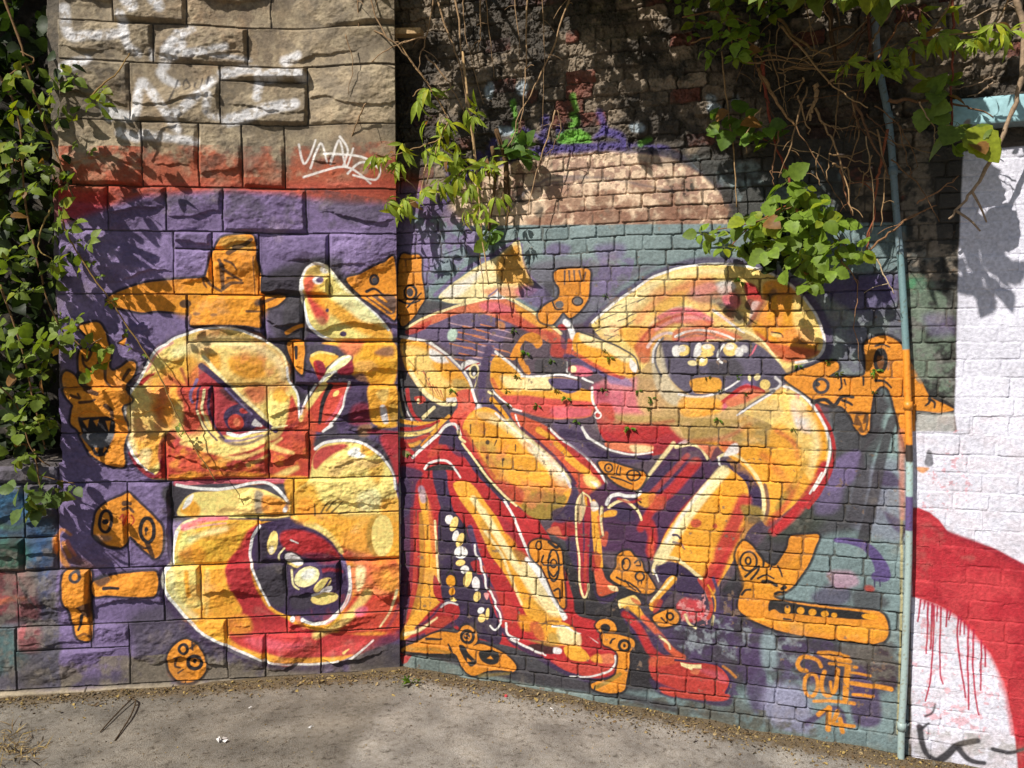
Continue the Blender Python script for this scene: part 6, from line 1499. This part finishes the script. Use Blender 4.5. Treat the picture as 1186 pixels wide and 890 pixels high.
# ------------------------------------------------------------------ little weeds rooted in the joints
def weed_mesh(seed, n, L, col):
    rng = np.random.default_rng(seed); mb = MB()
    for k in range(n):
        a = rng.uniform(0, 2 * math.pi); e = rng.uniform(.1, 1.0)
        tip = np.array([math.cos(a) * .9, -e * .8, math.sin(a) * .7 - .15])
        p = np.array([0, -.004, 0]) + tip * .006
        mb.leaf(p, tip, np.array([0, -.6, 1]) + rv(rng, .3), L * rng.uniform(.6, 1.2), L * rng.uniform(.13, .2), greens(rng, col, .3, .2), LANCE, rng.uniform(.2, .7), .3)
        q = p + tip * L * .5
        mb.leaf(q, tip + rv(rng, .6), np.array([0, -.6, 1]) + rv(rng, .3), L * .45, L * .1, greens(rng, col, .3, .2), LANCE, .3, .3)
    return mb
WEEDS = [(702, 343, 'beside the orange fist', 0), (702, 407, 'in the upper joint of the cream pointing arm', 1), (707, 416, 'on the lower edge of the cream pointing arm', 2), (596, 383, 'in the dark joint below the arched cream line', 0), (609, 410, 'on the bent orange finger', 2), (599, 436, 'on the white line over the orange tube', 1), (588, 453, 'at the rounded end of the orange tube', 0),
         (590, 470, 'under the rounded end of the orange tube', 1), (525, 453, 'on the cream brow of the brick face', 2), (640, 418, 'left of the red ball', 0), (645, 452, 'on the purple shading of the tube', 1), (656, 462, 'on the red part of the tube', 2), (623, 470, 'low on the red part of the tube', 0), (700, 451, 'right of the white ring on the pink bricks', 1), (740, 454, 'bright green on the pink bricks', 2), (755, 462, 'on the tan bricks below the big mouth', 0), (752, 474, 'a course lower on the tan bricks', 1),
         (668, 489, 'largest, over the purple shading under the tube', 2), (730, 497, 'feathery, on the red row under the tan bricks', 2), (857, 327, 'inside the dome of the right head', 2), (820, 437, 'on the grey corner under the teeth', 1), (856, 436, 'beside the lower teeth', 0), (834, 452, 'right of the orange tongue brick', 1), (865, 456, 'on the red line under the jaw', 0), (925, 425, 'at the lip corner of the dome', 2), (972, 432, 'on the left arm of the orange winged figure', 1), (960, 418, 'above the left arm of the orange winged figure', 0), (1014, 430, 'under the eye of the orange winged figure', 2), (1013, 454, 'on the grey between the orange wings', 1), (832, 487, 'on the olive bricks below the jaw', 2), (919, 498, 'at the pale bend of the right arm', 0), (474, 527, 'on the red nose beside the wall corner', 2)]
var = [weed_mesh(200, 5, .055, (74, 104, 36)), weed_mesh(201, 6, .045, (86, 96, 40)), weed_mesh(202, 8, .065, (92, 128, 44))]
proto = {}
for x, y, where, k in WEEDS:
    if k not in proto:
        o = var[k].build("wall_weed", m_leaf); proto[k] = o
    else:
        o = proto[k].copy(); scene.collection.objects.link(o)
    rr = random.Random(int(x * 7 + y))
    o.location = WB.pt(x, y, .0); o.rotation_euler = (rr.uniform(-.3, .3), rr.uniform(-.8, .8), math.radians(-17.7) + rr.uniform(-.4, .4))
    s = rr.uniform(.30, .55); o.scale = (s, s, s)
    tag(o, "tiny green weed in the brick joints, " + where, "weed", "weeds rooted in the brick joints")

# ------------------------------------------------------------------ on the ground
def gpt(px, py, z=0.0):
    r = ray(px, py); t = (ground_z(px) + z - CAM_Z) / r[2]
    return np.array([r[0] * t, r[1] * t, ground_z(px) + z])
rngg = np.random.default_rng(91)
mb = MB()
def crumb(p, s, col):
    # an irregular flake with some thickness
    a = rngg.uniform(0, 6.28); n = rngg.integers(4, 7)
    th = a + np.sort(rngg.uniform(0, 6.28, n)); rad = s * rngg.uniform(.5, 1, n)
    tilt = rv(rngg, .35)
    lo = np.stack([np.cos(th) * rad, np.sin(th) * rad, tilt[0] * np.cos(th) * rad + tilt[1] * np.sin(th) * rad + .001], 1) + p
    hi = lo + np.array([0, 0, s * rngg.uniform(.25, .7)])
    f = [tuple(range(n, 2 * n))] + [(i, (i + 1) % n, n + (i + 1) % n, n + i) for i in range(n)]
    mb.add(np.concatenate([lo, hi]), f, col)
tones = [(128, 108, 76), (108, 88, 60), (86, 70, 50), (150, 130, 94), (106, 98, 84), (164, 140, 84), (70, 60, 48)]
for k in range(7600):
    if rngg.random() < .55:
        t = rngg.random()
        if t < .40:
            u = rngg.uniform(-2.1, 0.0); P = WA; q = P.at(np.array(u), np.array(0.), np.array(abs(rngg.normal(0, .07)) + .035))
        else:
            u = rngg.uniform(.0, 2.9); P = WB; q = P.at(np.array(u), np.array(0.), np.array(abs(rngg.normal(0, .10)) + .01))
        p = np.array([q[0], q[1], ground_h(q[0], q[1])]); s = rngg.uniform(.002, .0075)
    else:
        p = np.array([rngg.uniform(-2.6, 2.6), rngg.uniform(2.3, 4.2), 0]); p[2] = ground_h(p[0], p[1]); s = rngg.uniform(.0012, .0045)
    crumb(p, s, lin(tones[rngg.integers(len(tones))]) * rngg.uniform(.6, 1.2))
for k in range(420):
    u = rngg.uniform(-2.1, 2.8)
    q = (WA if u < 0 else WB).at(np.array(u), np.array(0.), np.array(abs(rngg.normal(0, .10)) + .03))
    p = np.array([q[0], q[1], ground_h(q[0], q[1]) + .003])
    mb.leaf(p, np.array([rngg.normal(), rngg.normal(), .2]), np.array([0, 0, 1]) + rv(rngg, .4), rngg.uniform(.010, .030), rngg.uniform(.003, .008), lin(tones[rngg.integers(0, 6)]), OVATE, rngg.uniform(-.3, .5), .3)
o = mb.build("leaf_litter", m_stem, smooth=False); tag(o, "dry leaf crumbs, grit and soil gathered along the foot of the walls", "litter", None, "stuff")

tw = MB(); tcol = lin((74, 60, 44))
tw.tube([gpt(116, 848, .006), gpt(134, 828, .010), gpt(153, 809, .014)], .0028, .0035, tcol, 6)
tw.tube([gpt(153, 809, .014), gpt(157, 813, .014), gpt(152, 828, .012), gpt(143, 843, .008), gpt(133, 858, .006)], .004, .003, tcol, 6)
o = tw.build("twig", m_stem); tag(o, "bent dark twig lying on the asphalt near the low wall", "twig")
for k, (x, y, s, lab) in enumerate(((255, 858, .022, "crumpled white scrap of paper on the asphalt, in front of the stone wall"), (360, 843, .010, "tiny white paper fleck on the asphalt below the painted chin"), (290, 820, .008, "tiny white fleck in the grit below the small round orange head"), (640, 822, .012, "pale pebble of paper beside the grit under the long chin"))):
    pb = MB(); r2 = np.random.default_rng(300 + k)
    for q in range(7):
        c = gpt(x, y, .004) + np.array([r2.normal(0, s * .5), r2.normal(0, s * .4), r2.uniform(0, s * .3)])
        a = r2.normal(size=(4, 3)) * s * .5; a[:, 2] = np.abs(a[:, 2]) * .6
        pb.add(a + c, [(0, 1, 2), (0, 2, 3), (0, 3, 1), (1, 3, 2)], lin((214, 212, 210)))
    o = pb.build("paper_scrap", m_conc, smooth=False); tag(o, lab, "litter", "white scraps on the ground")
pb = MB(); c = gpt(586, 807, .004)
pb.tube([c, c + np.array([0, 0, .008])], .008, .007, lin((196, 70, 80)), 10)
o = pb.build("bottle_cap", m_metal, smooth=False); tag(o, "small red bottle cap in the grit at the wall's foot", "cap")
# dead grass at the left corner of the picture
db = MB(); r3 = np.random.default_rng(401)
for k in range(420):
    b0 = gpt(r3.uniform(-60, 48) , r3.uniform(846, 930), .0)
    if r3.random() < .4: b0 = gpt(r3.normal(18, 16), r3.normal(868, 10), 0)
    tip = np.array([r3.normal(0, 1), r3.normal(0, .7), r3.uniform(.15, .9)])
    db.leaf(b0, tip, np.array([0, -.5, 1]) + rv(r3, .5), r3.uniform(.03, .085), r3.uniform(.0012, .003), lin(tones[r3.integers(0, 6)]) * r3.uniform(.7, 1.2), LANCE, r3.uniform(.2, 1.0), .2)
o = db.build("dry_grass", m_stem); tag(o, "tuft of dead brown grass on the asphalt at the lower left corner", "grass", None)
# a weed where the two walls meet the ground
o = proto[2].copy(); scene.collection.objects.link(o); o.location = Vector(gpt(476, 792, .01)); o.rotation_euler = (-1.2, 0, .3); o.scale = (.9, .9, .9)
tag(o, "small weed on the ground at the foot of the corner between the walls", "weed", "weeds rooted in the brick joints")
